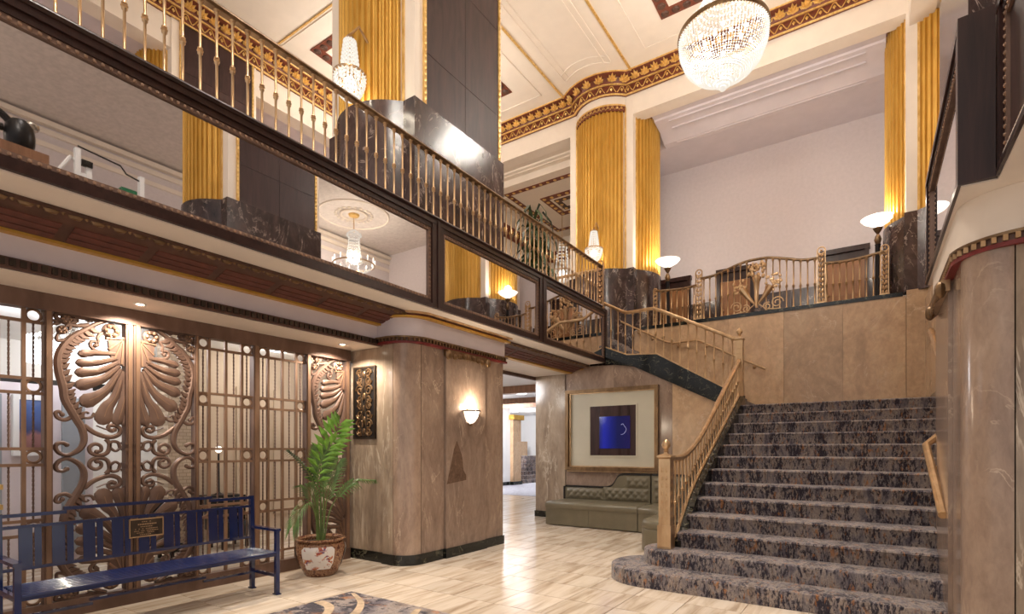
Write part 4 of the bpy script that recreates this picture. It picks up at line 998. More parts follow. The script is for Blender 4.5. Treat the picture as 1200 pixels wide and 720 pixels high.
for i, (z, w_) in enumerate(((.835, .08), (.812, .17), (.79, .10), (.77, .19), (.752, .20), (.735, .16), (.718, .11))):
    h = .011 if i == 1 else .006
    n = int(w_/.014); m = M()
    for k in range(n):
        if random.random() < .14: continue
        y = 2.185-w_/2+k*w_/n; m.box(BB+.008, BB+.0095, y, y+w_/n*.62, z-h/2, z+h/2)
    m.build('lettering_line', 'brass', pq, None)
# ================================================================== POT AND PALM
PC = (-5.50, 4.02)
pt = thing('ceramic_pot', 'round brown glazed pot with white flower panels under the palm', 'pot', (PC[0], PC[1], 0))
pp = [(0, 0), (.17, 0), (.185, .015), (.235, .12), (.272, .24), (.285, .33), (.27, .39), (.25, .405), (.275, .425), (.28, .44), (.265, .445), (.24, .42), (.24, .38), (0, .38)]
M().lathe(pp, (PC[0], PC[1], 0), 32).build('body', 'pot', pt)
M().tube([(PC[0]+.272*math.cos(a), PC[1]+.272*math.sin(a), .432) for a in [2*PI*i/32 for i in range(32)]], .016, 6, True).build('rim', 'pot', pt)
for a0 in (-.75, -.75+2.1, -.75-2.1):
    vs = []; fs = []; n = 12; prz = [(.231, .10), (.258, .18), (.277, .25), (.286, .30), (.287, .335), (.278, .365)]
    for j, (r, z) in enumerate(prz):
        hw = .68*(1-.14*(j in (0, 5)))
        for i in range(n+1):
            a = a0-hw+2*hw*i/n; vs.append((PC[0]+(r+.004)*math.cos(a), PC[1]+(r+.004)*math.sin(a), z))
    for j in range(5):
        for i in range(n): fs.append((j*(n+1)+i, j*(n+1)+i+1, (j+1)*(n+1)+i+1, (j+1)*(n+1)+i))
    M().add(vs, fs).build('flower_panel', 'potpanel', pt)
M().lathe([(0, .385), (.238, .385)], (PC[0], PC[1], 0), 20).build('soil', 'soil', pt)
pa = thing('palm_plant', 'green potted palm with long arching fronds', 'palm', (PC[0], PC[1], .385))
def frond(parent, base, ctrl, n=16, ll=.28, w_=.014, mat='leaf', spread=.9, droop=.35):
    pts = catmull([base]+ctrl, 6); N_ = len(pts)
    fr = M().tube(pts, [.011*(1-.75*i/N_) for i in range(N_)], 5).build('frond', 'stemg', parent)
    m = M(); st_ = int(N_*.42)
    for i in range(n):
        f = st_+(N_-1-st_)*i/(n-1); i0 = min(N_-2, int(f)); p = pts[i0].lerp(pts[i0+1], f-i0); d = (pts[i0+1]-pts[i0]).normalized()
        side = d.cross(Vector((0, 0, 1))).normalized() if abs(d.z) < .45 else (Vector((.59, .81, 0))-d*d.dot(Vector((.59, .81, 0)))).normalized(); upv = side.cross(d)
        l_ = ll*(.55+.45*math.sin(PI*(.15+.8*i/n)))
        for s in (-1, 1):
            dd = (d*(.55+.45*i/n)+side*s*spread*(1-.35*i/n)+upv*.12).normalized()
            q1 = p+dd*l_*.5; q2 = p+dd*l_+Vector((0, 0, -droop*l_)); ww = dd.cross(upv).normalized()*w_ if dd.cross(upv).length > .01 else side*w_
            m.add([p, q1+ww, q2, q1-ww, q1+upv*w_*.4], [(0, 1, 4), (1, 2, 4), (2, 3, 4), (3, 0, 4)])
    m.build('leaflets', mat, fr, None)
bx_, by_ = PC
FR = [((.02, .02), [(-5.46, 4.03, .95), (-5.46, 4.01, 1.30), (-5.42, 4.06, 1.52), (-5.38, 4.12, 1.68), (-5.36, 4.18, 1.80)], .26, 1.25, .06, .036, 'leaf'),
      ((-.03, .0), [(-5.50, 3.98, .9), (-5.47, 3.96, 1.2), (-5.40, 3.98, 1.42), (-5.30, 4.06, 1.58)], .24, .9, .2, .030, 'leaf'),
      ((-.03, -.03), [(-5.52, 3.97, .9), (-5.48, 3.88, 1.16), (-5.42, 3.69, 1.36), (-5.36, 3.51, 1.48)], .12, .45, .5, .014, 'leafdark'),
      ((.03, .02), [(-5.46, 4.12, .75), (-5.42, 4.26, .98), (-5.36, 4.42, 1.10), (-5.32, 4.66, 1.10)], .15, .5, .6, .016, 'leafmid'),
      ((.0, -.02), [(-5.50, 3.94, .74), (-5.46, 3.82, .86), (-5.40, 3.66, .80), (-5.36, 3.56, .66)], .20, .5, .5, .006, 'leafmid'),
      ((-.02, -.02), [(-5.50, 3.94, .8), (-5.48, 3.86, 1.0), (-5.46, 3.80, 1.06)], .26, .5, .3, .008, 'leafmid'),
      ((.01, .01), [(-5.5, 4.02, 1.0), (-5.48, 4.0, 1.25), (-5.46, 3.98, 1.40)], .34, .4, .2, .014, 'leafmid'),
      ((.04, .0), [(-5.46, 4.06, .8), (-5.42, 4.10, 1.1), (-5.36, 4.14, 1.30)], .30, .4, .3, .012, 'leafmid'),
      ((-.04, .03), [(-5.56, 4.06, .8), (-5.60, 4.10, 1.1), (-5.62, 4.16, 1.36), (-5.58, 4.2, 1.5)], .24, .6, .3, .014, 'leafmid')]
for (o, c, ll, spd, dr, w_, mt_) in FR: frond(pa, Vector((bx_+o[0], by_+o[1], .37)), [Vector(q) for q in c], 8 if w_ > .025 else 17, ll, w_, mt_, spd, dr)
# ================================================================== RUG
rg = thing('patterned_rug', 'blue grey rug with beige curves on the tiled floor', 'rug', (-3.4, 2.2, 0))
M().box(-4.52, -2.3, .6, 3.68, 0, .012).build('pile', 'rug', rg, None)
def rband(pts, w0, w1):
    P_ = [Vector((p[0], p[1])) for p in catmull([(a, b_, 0) for a, b_ in pts], 8)]; n = len(P_); l = []; r = []
    for i in range(n):
        d = (P_[min(n-1, i+1)]-P_[max(0, i-1)]).normalized(); nn = Vector((-d.y, d.x)); w_ = w0+(w1-w0)*i/n; l.append(P_[i]+nn*w_); r.append(P_[i]-nn*w_)
    M().prism([tuple(p) for p in l+r[::-1]], .011, .015).build('curved_band', 'rugcurve', rg, None)
rband([(-4.45, 3.64), (-4.1, 3.45), (-3.85, 3.15), (-3.75, 2.8), (-3.5, 2.5)], .02, .07)
rband([(-4.48, 3.25), (-4.25, 3.2), (-4.05, 3.0), (-3.9, 2.7)], .05, .03); rband([(-3.5, 3.62), (-3.3, 3.3), (-3.0, 3.1), (-2.6, 3.05)], .03, .06)
# ================================================================== FRAMED ART ON THE SOFA WALL
fa = thing('framed_artwork', 'large brass framed artwork with pale mat and glowing blue centre', 'artwork', (-4.45, 10.24, 1.08))
def frame4(parent, nm, mat, x0, x1, z0, z1, w_, y0, y1):
    for b_ in ((x0, x1, z0, z0+w_), (x0, x1, z1-w_, z1), (x0, x0+w_, z0+w_, z1-w_), (x1-w_, x1, z0+w_, z1-w_)): M().box(b_[0], b_[1], y0, y1, b_[2], b_[3]).build(nm, mat, parent, None)
frame4(fa, 'outer_frame', 'brassdark', -5.49, -3.45, 1.06, 2.765, .07, 10.16, 10.265)
frame4(fa, 'inner_frame', 'brass', -5.41, -3.51, 1.12, 2.705, .03, 10.205, 10.265)
M().box(-5.40, -3.52, 10.235, 10.262, 1.13, 2.69).build('mat_board', 'offwhite', fa, None)
frame4(fa, 'mat_fillet', 'offwhite', -4.96, -3.89, 1.345, 2.43, .03, 10.222, 10.24)
M().box(-4.92, -3.92, 10.228, 10.24, 1.376, 2.40).build('dark_ground', 'dpanel', fa, None)
for x in (-4.75, -4.3, -4.1): M().box(x, x+.05, 10.224, 10.23, 1.376, 2.40).build('dark_strip', 'dwood', fa, None)
M().box(-4.71, -4.04, 10.215, 10.228, 1.52, 2.18).build('blue_screen', 'screen', fa, None)
M().tube(catmull([(-4.23, 10.21, 2.0), (-4.19, 10.21, 2.02), (-4.16, 10.21, 1.98), (-4.12, 10.21, 1.92), (-4.13, 10.21, 1.87), (-4.17, 10.21, 1.82), (-4.23, 10.21, 1.80)], 4), .0035, 5).build('neon_line', 'neon', fa)
M().tube([(-5.44, 10.17, .0+1.04), (-3.46, 10.17, 1.04)], .014, 6).build('ledge', 'brass', fa)
# ================================================================== BANQUETTE SOFA
def cushion(pts, z0, z1, r=.05):
    """rounded slab from a plan polygon (clockwise seen from above)"""
    n = len(pts); P_ = [Vector(p) for p in pts]
    area = sum(P_[i].x*P_[(i+1) % n].y-P_[(i+1) % n].x*P_[i].y for i in range(n)); sg_ = 1 if area > 0 else -1
    def ins(o):
        out = []
        for i in range(n):
            d1 = (P_[i]-P_[i-1]).normalized(); d2 = (P_[(i+1) % n]-P_[i]).normalized(); n1 = Vector((-d1.y, d1.x)); n2 = Vector((-d2.y, d2.x)); nn = (n1+n2).normalized()
            out.append(P_[i]+nn*sg_*o/max(.4, nn.dot(n1)))
        return out
    rings = [(ins(r*.3), z0), (ins(0), z0+r*.4), (ins(0), z1-r), (ins(r*.3), z1-r*.3), (ins(r), z1)]
    vs = [(p.x, p.y, z) for rr_, z in rings for p in rr_]; fs = []
    for j in range(4):
        for i in range(n): fs.append((j*n+i, j*n+(i+1) % n, (j+1)*n+(i+1) % n, (j+1)*n+i))
    fs.append(tuple(range(4*n, 5*n))); fs.append(tuple(range(n)))
    return M().add(vs, fs)
s1 = thing('banquette_sofa', 'olive leather banquette with low back stepping up under the artwork', 'sofa', (-4.4, 9.6, 0), 'olive banquette sections')
cushion([(-5.40, 9.17), (-3.50, 9.17), (-3.50, 10.0), (-5.40, 10.0)], .34, .47).build('seat', 'leather', s1, 50)
for (a, b_) in ((-5.40, -4.47), (-4.465, -3.50)): M().box(a, b_, 9.19, 9.99, 0.02, .345).build('skirt_panel', 'leather', s1, None)
def backrest(parent, prof, y0, y1, buttons):
    n = len(prof)
    M().prism(prof, y0, y1, 'y').build('backrest', 'leather', parent, 30)
    for (x, z) in buttons: M().sphere((x, y0-.002, z), .014, 6, 4, 1, .5, 1).build('button', 'leather', parent)
cv = [(p[0], p[1]) for p in catmull([(-4.62, .71), (-4.45, .715), (-4.32, .76), (-4.24, .86), (-4.18, .95), (-4.08, .985)], 4)]
def tufted(parent, x0, x1, z0, z1, y, px, pz):
    nx = max(8, int((x1-x0)/px*8)); nz = max(6, int((z1-z0)/pz*8)); vs = []; fs = []
    for j in range(nz+1):
        for i in range(nx+1):
            x = x0+(x1-x0)*i/nx; z = z0+(z1-z0)*j/nz; a = (x-x0)/px; b_ = (z-z0)/pz
            h = .030*(abs(math.sin(PI*(a+b_)/1.0))*abs(math.sin(PI*(a-b_)/1.0)))**.5
            e = min(i, nx-i, j, nz-j)/3.0; h = (h+.012)*min(1, e); vs.append((x, y-h, z))
    for j in range(nz):
        for i in range(nx): fs.append((j*(nx+1)+i, j*(nx+1)+i+1, (j+1)*(nx+1)+i+1, (j+1)*(nx+1)+i))
    M().add(vs, fs).build('tufted_pad', 'leather', parent, 60)
tufted(s1, -5.36, -4.50, .47, .70, 9.952, .15, .15); tufted(s1, -4.50, -3.55, .47, .74, 9.952, .15, .15); tufted(s1, -4.02, -3.55, .74, .97, 9.952, .15, .15)
topl = [(-5.38, .71)]+cv+[(-3.53, .99)]
backrest(s1, [(-3.53, .44), (-5.38, .44)]+topl, 9.95, 10.08, [(-5.25+i*.15, .60) for i in range(12)]+[(-4.05+i*.14, .78) for i in range(4)]+[(-4.0+i*.14, .90) for i in range(4)])
M().tube([(p[0], 9.99, p[1]+.018) for p in topl], .024, 6).build('black_edge', 'black', s1)
M().box(-5.41, -5.37, 9.94, 10.1, .44, .73).build('black_end', 'black', s1, None)
s2 = thing('banquette_sofa', 'olive leather corner banquette beside the newel post', 'sofa', (-2.9, 9.5, 0), 'olive banquette sections')
q = [tuple(p) for p in arc((-3.49, 9.17), (-2.95, 8.55), -.12, 6)[0]] if False else [(-3.49, 9.17), (-3.3, 9.12), (-3.12, 8.98), (-3.0, 8.78), (-2.95, 8.55)]
cushion(q+[(-2.2, 8.55), (-2.2, 10.0), (-3.49, 10.0)], .34, .47).build('seat', 'leather', s2, 50)
M().prism([(-3.485, 9.19), (-3.3, 9.14), (-3.11, 9.0), (-2.98, 8.79), (-2.93, 8.56), (-2.2, 8.56), (-2.2, 9.98), (-3.485, 9.98)], .02, .345).build('skirt_panel', 'leather', s2, 30)
backrest(s2, [(-3.50, .44), (-2.2, .44), (-2.2, .99), (-3.50, .99)], 9.95, 10.08, [(-3.4+i*.15, .62+.13*j) for i in range(8) for j in range(3)])
tufted(s2, -3.48, -2.25, .47, .97, 9.952, .15, .15)
M().tube([(-3.5, 9.99, 1.008), (-2.2, 9.99, 1.008)], .024, 6).build('black_edge', 'black', s2)
s3 = thing('banquette_sofa', 'olive leather banquette end with rounded front tucked behind the stairs', 'sofa', (-2.5, 8, 0), 'olive banquette sections')
e = [(-2.86+.0, 8.53), (-2.86, 7.75), (-2.82, 7.6), (-2.72, 7.5), (-2.55, 7.46), (-2.3, 7.46), (-2.2, 7.5), (-2.2, 8.53)]
cushion(e, .34, .47).build('seat', 'leather', s3, 50); cushion(e, .02, .345, .02).build('skirt_panel', 'leather', s3, 50)
M().box(-2.2, -2.08, 7.6, 9.95, .3, .99).build('backrest', 'leather', s3, None)
M().tube([(-2.14, 7.6, 1.0), (-2.14, 9.95, 1.0)], .024, 6).build('black_edge', 'black', s3)
# ================================================================== CHANDELIERS
def strings(m, prof, c, n, br, twist=0):
    """bead strings following a profile (r,z)"""
    for i in range(n):
        a = 2*PI*i/n
        for (r, z) in prof: m.octa((c[0]+r*math.cos(a), c[1]+r*math.sin(a), c[2]+z), br, br*1.25)
def samp(ctrl, n):
    P_ = [Vector((a, b_)) for a, b_ in ctrl]; seg = [(P_[i+1]-P_[i]).length for i in range(len(P_)-1)]; T_ = sum(seg); out = []
    for k in range(n):
        d = T_*k/(n-1); i = 0
        while i < len(seg)-1 and d > seg[i]: d -= seg[i]; i += 1
        p = P_[i].lerp(P_[i+1], min(1, d/seg[i])); out.append((p.x, p.y))
    return out
def big_chandelier(name, label, c, R, ztop, power, beads=60, rows=15, col=(1, .92, .82)):
    t = thing(name, label, 'chandelier', c)
    k = R/.8; cx, cy, cz = c
    M().lathe([(R-.03, 0), (R+.01, 0), (R+.02, .03*k), (R+.01, .09*k), (R-.03, .09*k), (R-.03, 0)], (cx, cy, cz), 40).build('rim_band', 'brassdark', t)
    m = M(); strings(m, samp([(.99*R, -.01), (.97*R, -.22*k), (.86*R, -.46*k), (.66*R, -.64*k), (.42*R, -.74*k)], rows), (cx, cy, cz), beads, (.026 if beads < 60 else .019)*k)
    stuff(m.build('basket_strings', 'crystal', t, None))
    m = M(); strings(m, samp([(.34*R, -.60*k), (.33*R, -.72*k), (.24*R, -.86*k), (.1*R, -.94*k)], 7), (cx, cy, cz), 26, .028*k); stuff(m.build('lower_basket', 'crystal', t, None))
    M().tube([(cx+.35*R*math.cos(a), cy+.35*R*math.sin(a), cz-.6*k) for a in [2*PI*i/20 for i in range(20)]], .02*k, 6, True).build('lower_ring', 'brass', t)
    m = M(); strings(m, samp([(.98*R, .1*k), (.6*R, .45*k), (.32*R, .9*k), (.16*R, 1.25*k)], 14), (cx, cy, cz), 36, .022*k); stuff(m.build('canopy_strings', 'crystal', t, None))
    M().lathe([(0, 1.22*k), (.18*R, 1.22*k), (.2*R, 1.28*k), (.1*R, 1.34*k), (0, 1.34*k)], (cx, cy, cz), 16).build('crown', 'brass', t)
    M().sphere((cx, cy, cz-.98*k), .06*k, 10, 8).build('drop', 'crystal', t)
    for i in range(14):
        a = 2*PI*i/14; rr_ = .62*R if i % 2 else .4*R
        M().sphere((cx+rr_*math.cos(a), cy+rr_*math.sin(a), cz-.12*k), .035*k, 8, 6).build('bulb', 'bulb', t)
    M().tube([(cx, cy, cz+1.3*k), (cx, cy, ztop)], .02, 6).build('chain', 'brassdark', t)
    for i in range(6): lamp('chandelier_light', (cx+.5*R*math.cos(i*PI/3+.3), cy+.5*R*math.sin(i*PI/3+.3), cz-.1*k), power*.1, col, .045, parent=t)
    lamp('chandelier_uplight', (cx, cy, cz+.5*k), power*.4, col, .2*k, parent=t)
    return t
CH = 410
big_chandelier('crystal_chandelier', 'large crystal basket chandelier with brass band hanging over the stairs', (-2.1, 9.5, 8.52), .72, 10.95, CH, 84, 24)
big_chandelier('crystal_chandelier', 'added crystal basket chandelier lighting the lounge, unseen behind the gilded column', (-9.4, 9.4, 9.3), .6, 10.95, CH*.9, 30, 10)  # added as extra light, hidden from the camera by the column
big_chandelier('crystal_chandelier', 'added unseen crystal basket chandelier lighting the entrance end of the hall', (-2.1, 1.0, 8.75), .80, 10.95, CH*1.0, 30, 10)  # added outside the view for more light in the hall
def candle_chandelier(label, c, R, ztop, power, col=(1, .88, .70)):
    t = thing('candle_chandelier', label, 'chandelier', c); cx, cy, cz = c
    m = M(); strings(m, samp([(R*.95, 0), (R*.8, -.12), (R*.4, -.25)], 6), c, 24, .03); stuff(m.build('lower_strings', 'crystal', t, None))
    m = M(); strings(m, samp([(R*.4, .1), (R*.28, .6), (R*.25, .95), (R*.38, 1.05), (R*.1, 1.2)], 14), c, 16, .03); stuff(m.build('stem_strings', 'crystal', t, None))
    M().tube([(cx+R*math.cos(a), cy+R*math.sin(a), cz) for a in [2*PI*i/24 for i in range(24)]], .025, 6, True).build('ring', 'brass', t)
    for i in range(14):
        a = 2*PI*i/14; M().lathe([(0, 0), (.018, 0), (.018, .1), (.028, .13), (.012, .19), (0, .2)], (cx+R*math.cos(a), cy+R*math.sin(a), cz+.02), 8).build('candle_bulb', 'torch', t)
    M().tube([(cx, cy, cz+1.15), (cx, cy, ztop)], .02, 6).build('chain', 'brass', t)
    M().lathe([(0, 0), (.2, 0), (.16, -.06), (.04, -.1), (0, -.1)], (cx, cy, ztop), 16).build('ceiling_rose', 'goldtrim', t)
    lamp('candle_light', (cx, cy, cz+.25), power, col, .2, parent=t); return t
candle_chandelier('candle chandelier with ceiling medallion seen reflected in the long mirror', (6.0, 12.5, 8.05), .72, 9.82, 260)
md = thing('ceiling_medallion', 'round plaster medallion above the reflected chandelier', 'medallion', (6.0, 12.5, 9.78))
for (r, d) in ((.45, .05), (1.2, .03)): M().tube([(6+r*math.cos(a), 12.5+r*math.sin(a), 9.815) for a in [2*PI*i/40 for i in range(40)]], d, 6, True).build('plaster_ring', 'cream', md)
for i in range(20):
    a = 2*PI*i/20; M().sphere((6+.62*math.cos(a), 12.5+.62*math.sin(a), 9.81), .07, 6, 4, 1, 1, .4).build('petal', 'cream', md)
candle_chandelier('added second candle chandelier lighting the unseen side of the upper gallery', (5.2, -2.0, 7.55), .72, 9.82, 220)  # unseen chandelier put in as extra light for the right gallery
def pendant(label, c, R, h, ztop, power, cat='pendant'):
    t = thing('crystal_pendant', label, cat, c); cx, cy, cz = c
    m = M(); strings(m, samp([(R*.25, 0), (R*.6, .04), (R*.85, .12), (R, .22), (R*1.02, .3)], 8), c, 22, .022); stuff(m.build('bowl_strings', 'crystal', t, None))
    M().sphere((cx, cy, cz+.2), R*.45, 10, 8).build('bulb_cluster', 'torch', t)
    M().tube([(cx+R*1.03*math.cos(a), cy+R*1.03*math.sin(a), cz+.31) for a in [2*PI*i/20 for i in range(20)]], .02, 6, True).build('brass_ring', 'brass', t)
    m = M(); strings(m, samp([(R*.62, .32), (R*.5, .32+h*.5), (R*.36, .32+h)], 9), c, 14, .026); stuff(m.build('upper_strings', 'crystal', t, None))
    M().lathe([(R*.34, .32+h), (R*.4, .34+h), (R*.2, .4+h), (0, .42+h)], c, 12).build('cap', 'brass', t)
    if ztop: M().tube([(cx, cy, cz+.4+h), (cx, cy, ztop)], .014, 6).build('chain', 'brass', t)
    lamp('pendant_light', (cx, cy, cz+.2), power, (1, .86, .66), .12, parent=t); return t
pendant('crystal pendant hanging in the room behind the hanging plant', (-8.7, 15.9, 7.2), .38, .9, 9.82, 300)
def col_sconce(label, c, R, h, d, power):
    t = pendant(label, c, R, h, None, power, 'sconce')
    cx, cy, cz = c; M().tube([(cx, cy, cz+.42+h), (cx+d[0]*.5, cy+d[1]*.5, cz+.62+h), (cx+d[0], cy+d[1], cz+.5+h)], .016, 6).build('bracket', 'brass', t)
col_sconce('crystal sconce on the gilded column behind the balcony rail', (-5.62, 4.55, 6.05), .19, .42, (0, .3), 30)
col_sconce('crystal sconce on the fluted gilded column at the stair top', (-5.88, 12.42, 6.3), .21, .42, (0, .3), 36)
# ================================================================== TORCHIERES
def torchiere(label, x, y, z0, z1):
    t = thing('torch_lamp', label, 'floor lamp', (x, y, z0))
    M().lathe([(0, 0), (.16, 0), (.16, .04), (.05, .09), (.04, .12), (0, .12)], (x, y, z0), 16).build('base', 'iron', t)
    M().lathe([(.05, .1), (.055, .3), (.05, z1-z0-.62), (.06, z1-z0-.6), (0, z1-z0-.6)], (x, y, z0), 12).build('pole', 'iron', t)
    M().lathe([(.02, 0), (.05, .05), (.07, .12), (.045, .2), (.02, .24), (.06, .3), (.09, .36), (.03, .4)], (x, y, z1-.62), 12).build('turned_neck', 'brassdark', t)
    M().lathe([(.05, 0), (.13, .03), (.25, .10), (.31, .17), (.30, .175), (.24, .115), (.12, .05), (.0, .03)], (x, y, z1-.22), 24).build('glass_dish', 'torch', t)
    lamp('torch_light', (x, y, z1+.05), 52, (1, .88, .74), .1, parent=t); return t
torchiere('torch floor lamp next to the fluted column left of the arched railing', -4.36, 13.6, 4.55, 6.42)
torchiere('torch floor lamp at the right end of the arched railing', .10, 13.55, 4.55, 6.40)
# ================================================================== DOORS OF THE FAR WALL
for i, (x0, x1) in enumerate(((-5.4, -4.42), (-3.68, -2.70), (-1.10, -.06))):
    d = sgroup('door_%d' % (i+1), ((x0+x1)/2, 15.95, 4.55))
    for (a, b_) in ((x0, x0+.09), (x1-.09, x1)): M().box(a, b_, 15.88, 16.0, 4.55, 6.56).build('door_frame', 'dwood', d, None)
    M().box(x0-.02, x1+.02, 15.87, 16.0, 6.50, 6.62).build('door_head', 'dwood', d, None)
    M().box(x0+.09, x1-.09, 15.93, 15.98, 4.55, 6.26).build('door_leaf', 'door', d, None)
    M().box(x0+.09, x1-.09, 15.95, 15.98, 6.28, 6.5).build('transom_panel', 'dwood', d, None)
    xm = (x0+x1)/2
    for (a, b_) in ((x0+.15, xm-.03), (xm+.03, x1-.15)):
        for (c, e_) in ((4.7, 5.35), (5.42, 6.14)): M().box(a, b_, 15.915, 15.935, c, e_).build('door_panel', 'door', d, None)
    M().sphere((x0+.16, 15.91, 5.45), .035, 8, 6).build('door_knob', 'brass', d)
# ================================================================== PLANT BY THE BALCONY
dp = thing('planter', 'dark round planter on the mezzanine floor behind the railing', 'planter', (-5.55, 8.95, 4.40)); dc = (-5.55, 8.95)
M().lathe([(0, 0), (.17, 0), (.22, .35), (.24, .38), (.2, .38), (.19, .34), (0, .34)], (dc[0], dc[1], 4.40), 20).build('body', 'blackbronze', dp)
M().lathe([(0, .345), (.19, .345)], (dc[0], dc[1], 4.40), 16).build('soil', 'soil', dp)
dr = thing('corn_plant', 'tall dark leafy corn plant drooping behind the balcony railing', 'plant', (dc[0], dc[1], 4.75))
for (ox, oy, h) in ((0, 0, 6.05), (.08, .06, 5.6), (-.07, .04, 5.25)):
    M().tube([(dc[0]+ox, dc[1]+oy, 4.73), (dc[0]+ox*1.5, dc[1]+oy*1.5, h)], .022, 6).build('cane', 'stemg', dr)
    for k in range(30):
        a = k*2.4+ox*30; z = h-.03*k*.8; l_ = random.uniform(.32, .46); up = .25*(1-k/20)
        b0 = Vector((dc[0]+ox*1.5, dc[1]+oy*1.5, z)); d = Vector((math.cos(a), math.sin(a), 0)); q1 = b0+d*l_*.45+Vector((0, 0, .12+up*.6)); q2 = b0+d*l_*.85+Vector((0, 0, -.02+up*.4)); q3 = b0+d*l_+Vector((0, 0, -.28+up*.3)); sd = Vector((-d.y, d.x, 0))*.036
        M().add([b0+sd*.4, b0-sd*.4, q1-sd, q1+sd, q2-sd*.9, q2+sd*.9, q3], [(0, 1, 2, 3), (3, 2, 4, 5), (5, 4, 6)]).build('leaf', 'leafdark', dr, 60)
# ================================================================== SCULPTURE AND EQUIPMENT ON THE OPPOSITE GALLERY (seen in the mirror)
SX = .95
pd = thing('pedestal', 'wooden pedestal carrying the black sculpture', 'pedestal', (SX, 2.3, 4.40))
M().box(SX-.16, SX+.16, 2.02, 2.62, 4.40, 5.60).build('column', 'dwood', pd, None); M().box(SX-.2, SX+.2, 1.98, 2.66, 5.60, 5.80).build('top_block', 'woodmid', pd, None)
sp = thing('abstract_sculpture', 'black bronze abstract sculpture with silver knob on a wood block', 'sculpture', (SX, 2.3, 5.80))
M().lathe([(0, 0), (.13, .01), (.17, .1), (.175, .22), (.16, .34), (.11, .42), (0, .44)], (SX, 2.38, 5.80), 20).build('body', 'blackbronze', sp)
M().tube(catmull([(SX, 2.34, 6.05), (SX, 2.24, 6.2), (SX, 2.12, 6.27), (SX, 1.98, 6.25), (SX, 1.9, 6.12), (SX, 2.0, 6.04), (SX, 2.2, 6.06)], 5), .05, 10).build('arm', 'blackbronze', sp)
M().sphere((SX-.02, 2.50, 6.20), .10, 14, 10, 1, 1, .75).build('silver_knob', 'silver', sp)
eq = thing('white_apparatus', 'white lift apparatus with black pipe and green box behind the gallery rail', 'apparatus', (.8, 3.3, 4.40))
for (y, z) in ((3.02, 6.10), (3.16, 5.95), (3.88, 6.02)): M().box(.76, .84, y-.035, y+.035, 4.40, z).build('white_post', 'white', eq, None)
M().tube([(.8, 2.78, 5.66), (.8, 2.94, 5.95), (.8, 3.0, 5.9)], .025, 6).build('white_strut', 'white', eq)
M().box(.77, .83, 3.02, 3.16, 5.3, 5.75).build('white_panel', 'white', eq, None); M().box(.74, .80, 3.06, 3.2, 5.86, 5.95).build('black_head', 'black', eq, None)
M().tube([(.78, 3.02, 6.14), (.78, 3.58, 6.08), (.78, 3.66, 5.98), (.78, 3.85, 5.94)], .014, 6).build('black_pipe', 'black', eq)
M().box(.74, .86, 3.58, 3.8, 5.52, 5.74).build('green_box', 'green', eq, None)
eq.location.x += .05
# ================================================================== ROOM BEHIND THE SCREEN
sbox('wall_lobby', 'white', -11.2, -11.0, -6, 10.1, 0, 3.3)
sbox('wall_lobby_panelled', 'beige', -9.4, -9.2, 4.2, 10.1, 0, 3.3)
sbox('ceiling_lobby', 'white', -12.6, -6.2, -6, 10.1, 3.2, 3.279)
wl = bpy.data.objects['wall_lobby']
M().box(-11.0, -10.96, -2, 4.2, 2.5, 2.62).build('picture_rail', 'blackbronze', wl, None)
for y in (-.5, .9, 2.6, 3.4): M().box(-11.0, -10.94, y, y+.1, 0, 2.5).build('white_pilaster', 'lav', wl, None)
tp = thing('lobby_panel', 'warm tan wall panel with small red pictures beyond the screen', 'panel', (-9.6, 1.4, 2.4))
M().box(-9.65, -9.6, .6, 2.05, 2.38, 3.18).build('board', 'tan', tp, None)
for z in (2.62, 2.8, 2.98): M().box(-9.61, -9.58, 1.35, 1.60, z, z+.09).build('red_picture', 'redbrown', tp, None)
M().lathe([(0, 0), (.09, 0), (.09, .02), (0, .02)], (0, 0, 0), 12).build('red_disc', 'redbrown', tp) if False else M().sphere((-9.6, 1.86, 2.78), .08, 10, 6, .2, 1, .7).build('red_disc', 'redbrown', tp)
pc = thing('landscape_painting', 'blue and red landscape painting beyond the lattice screen', 'painting', (-9.0, 2.1, 1.45))
M().box(-9.06, -9.0, 2.10, 2.36, 1.48, 2.14).build('canvas', 'painting', pc, None); frame4_ = None
for b_ in ((2.04, 2.42, 1.42, 1.48), (2.04, 2.42, 2.14, 2.20), (2.04, 2.10, 1.48, 2.14), (2.36, 2.42, 1.48, 2.14)): M().box(-9.07, -8.98, b_[0], b_[1], b_[2], b_[3]).build('frame', 'white', pc, None)
pw = M().box(-9.25, -9.08, .2, 2.9, 0, 2.36).build('partition_screen', 'lav', None, None); M().box(-9.08, -9.05, 1.45, 1.95, .1, 2.2).build('door_leaf', 'greyblue', pw, None); M().box(-9.08, -9.04, 2.55, 2.8, .1, 2.2).build('door_leaf', 'greyblue', pw, None)
tag(pw, 'pale grey partition carrying the blue landscape painting', 'partition')
dc_ = thing('drum_chandelier', 'bright white crystal drum chandelier beyond the shell doors', 'chandelier', (-8.0, 2.35, 2.55))
m = M(); strings(m, [(.42, .0), (.43, .06), (.43, .12), (.43, .18), (.43, .24)], (-8.0, 2.35, 2.55), 40, .024); stuff(m.build('crystal_drum', 'coolglow', dc_, None))
M().lathe([(0, -.10), (.2, -.08), (.36, 0), (.36, .2)], (-8.0, 2.35, 2.55), 24).build('bowl', 'coolglow', dc_)
M().tube([(-8.0, 2.35, 2.7), (-8.0, 2.35, 3.2)], .03, 8).build('stem', 'silver', dc_)
for a in (0, 2.1, 4.2): M().tube([(-8.0, 2.35, 3.1), (-8+.42*math.cos(a), 2.35+.42*math.sin(a), 2.8)], .008, 5).build('suspension_rod', 'silver', dc_)
lamp('drum_light', (-8.0, 2.35, 2.95), 50, (.96, .97, 1), .2, parent=dc_)
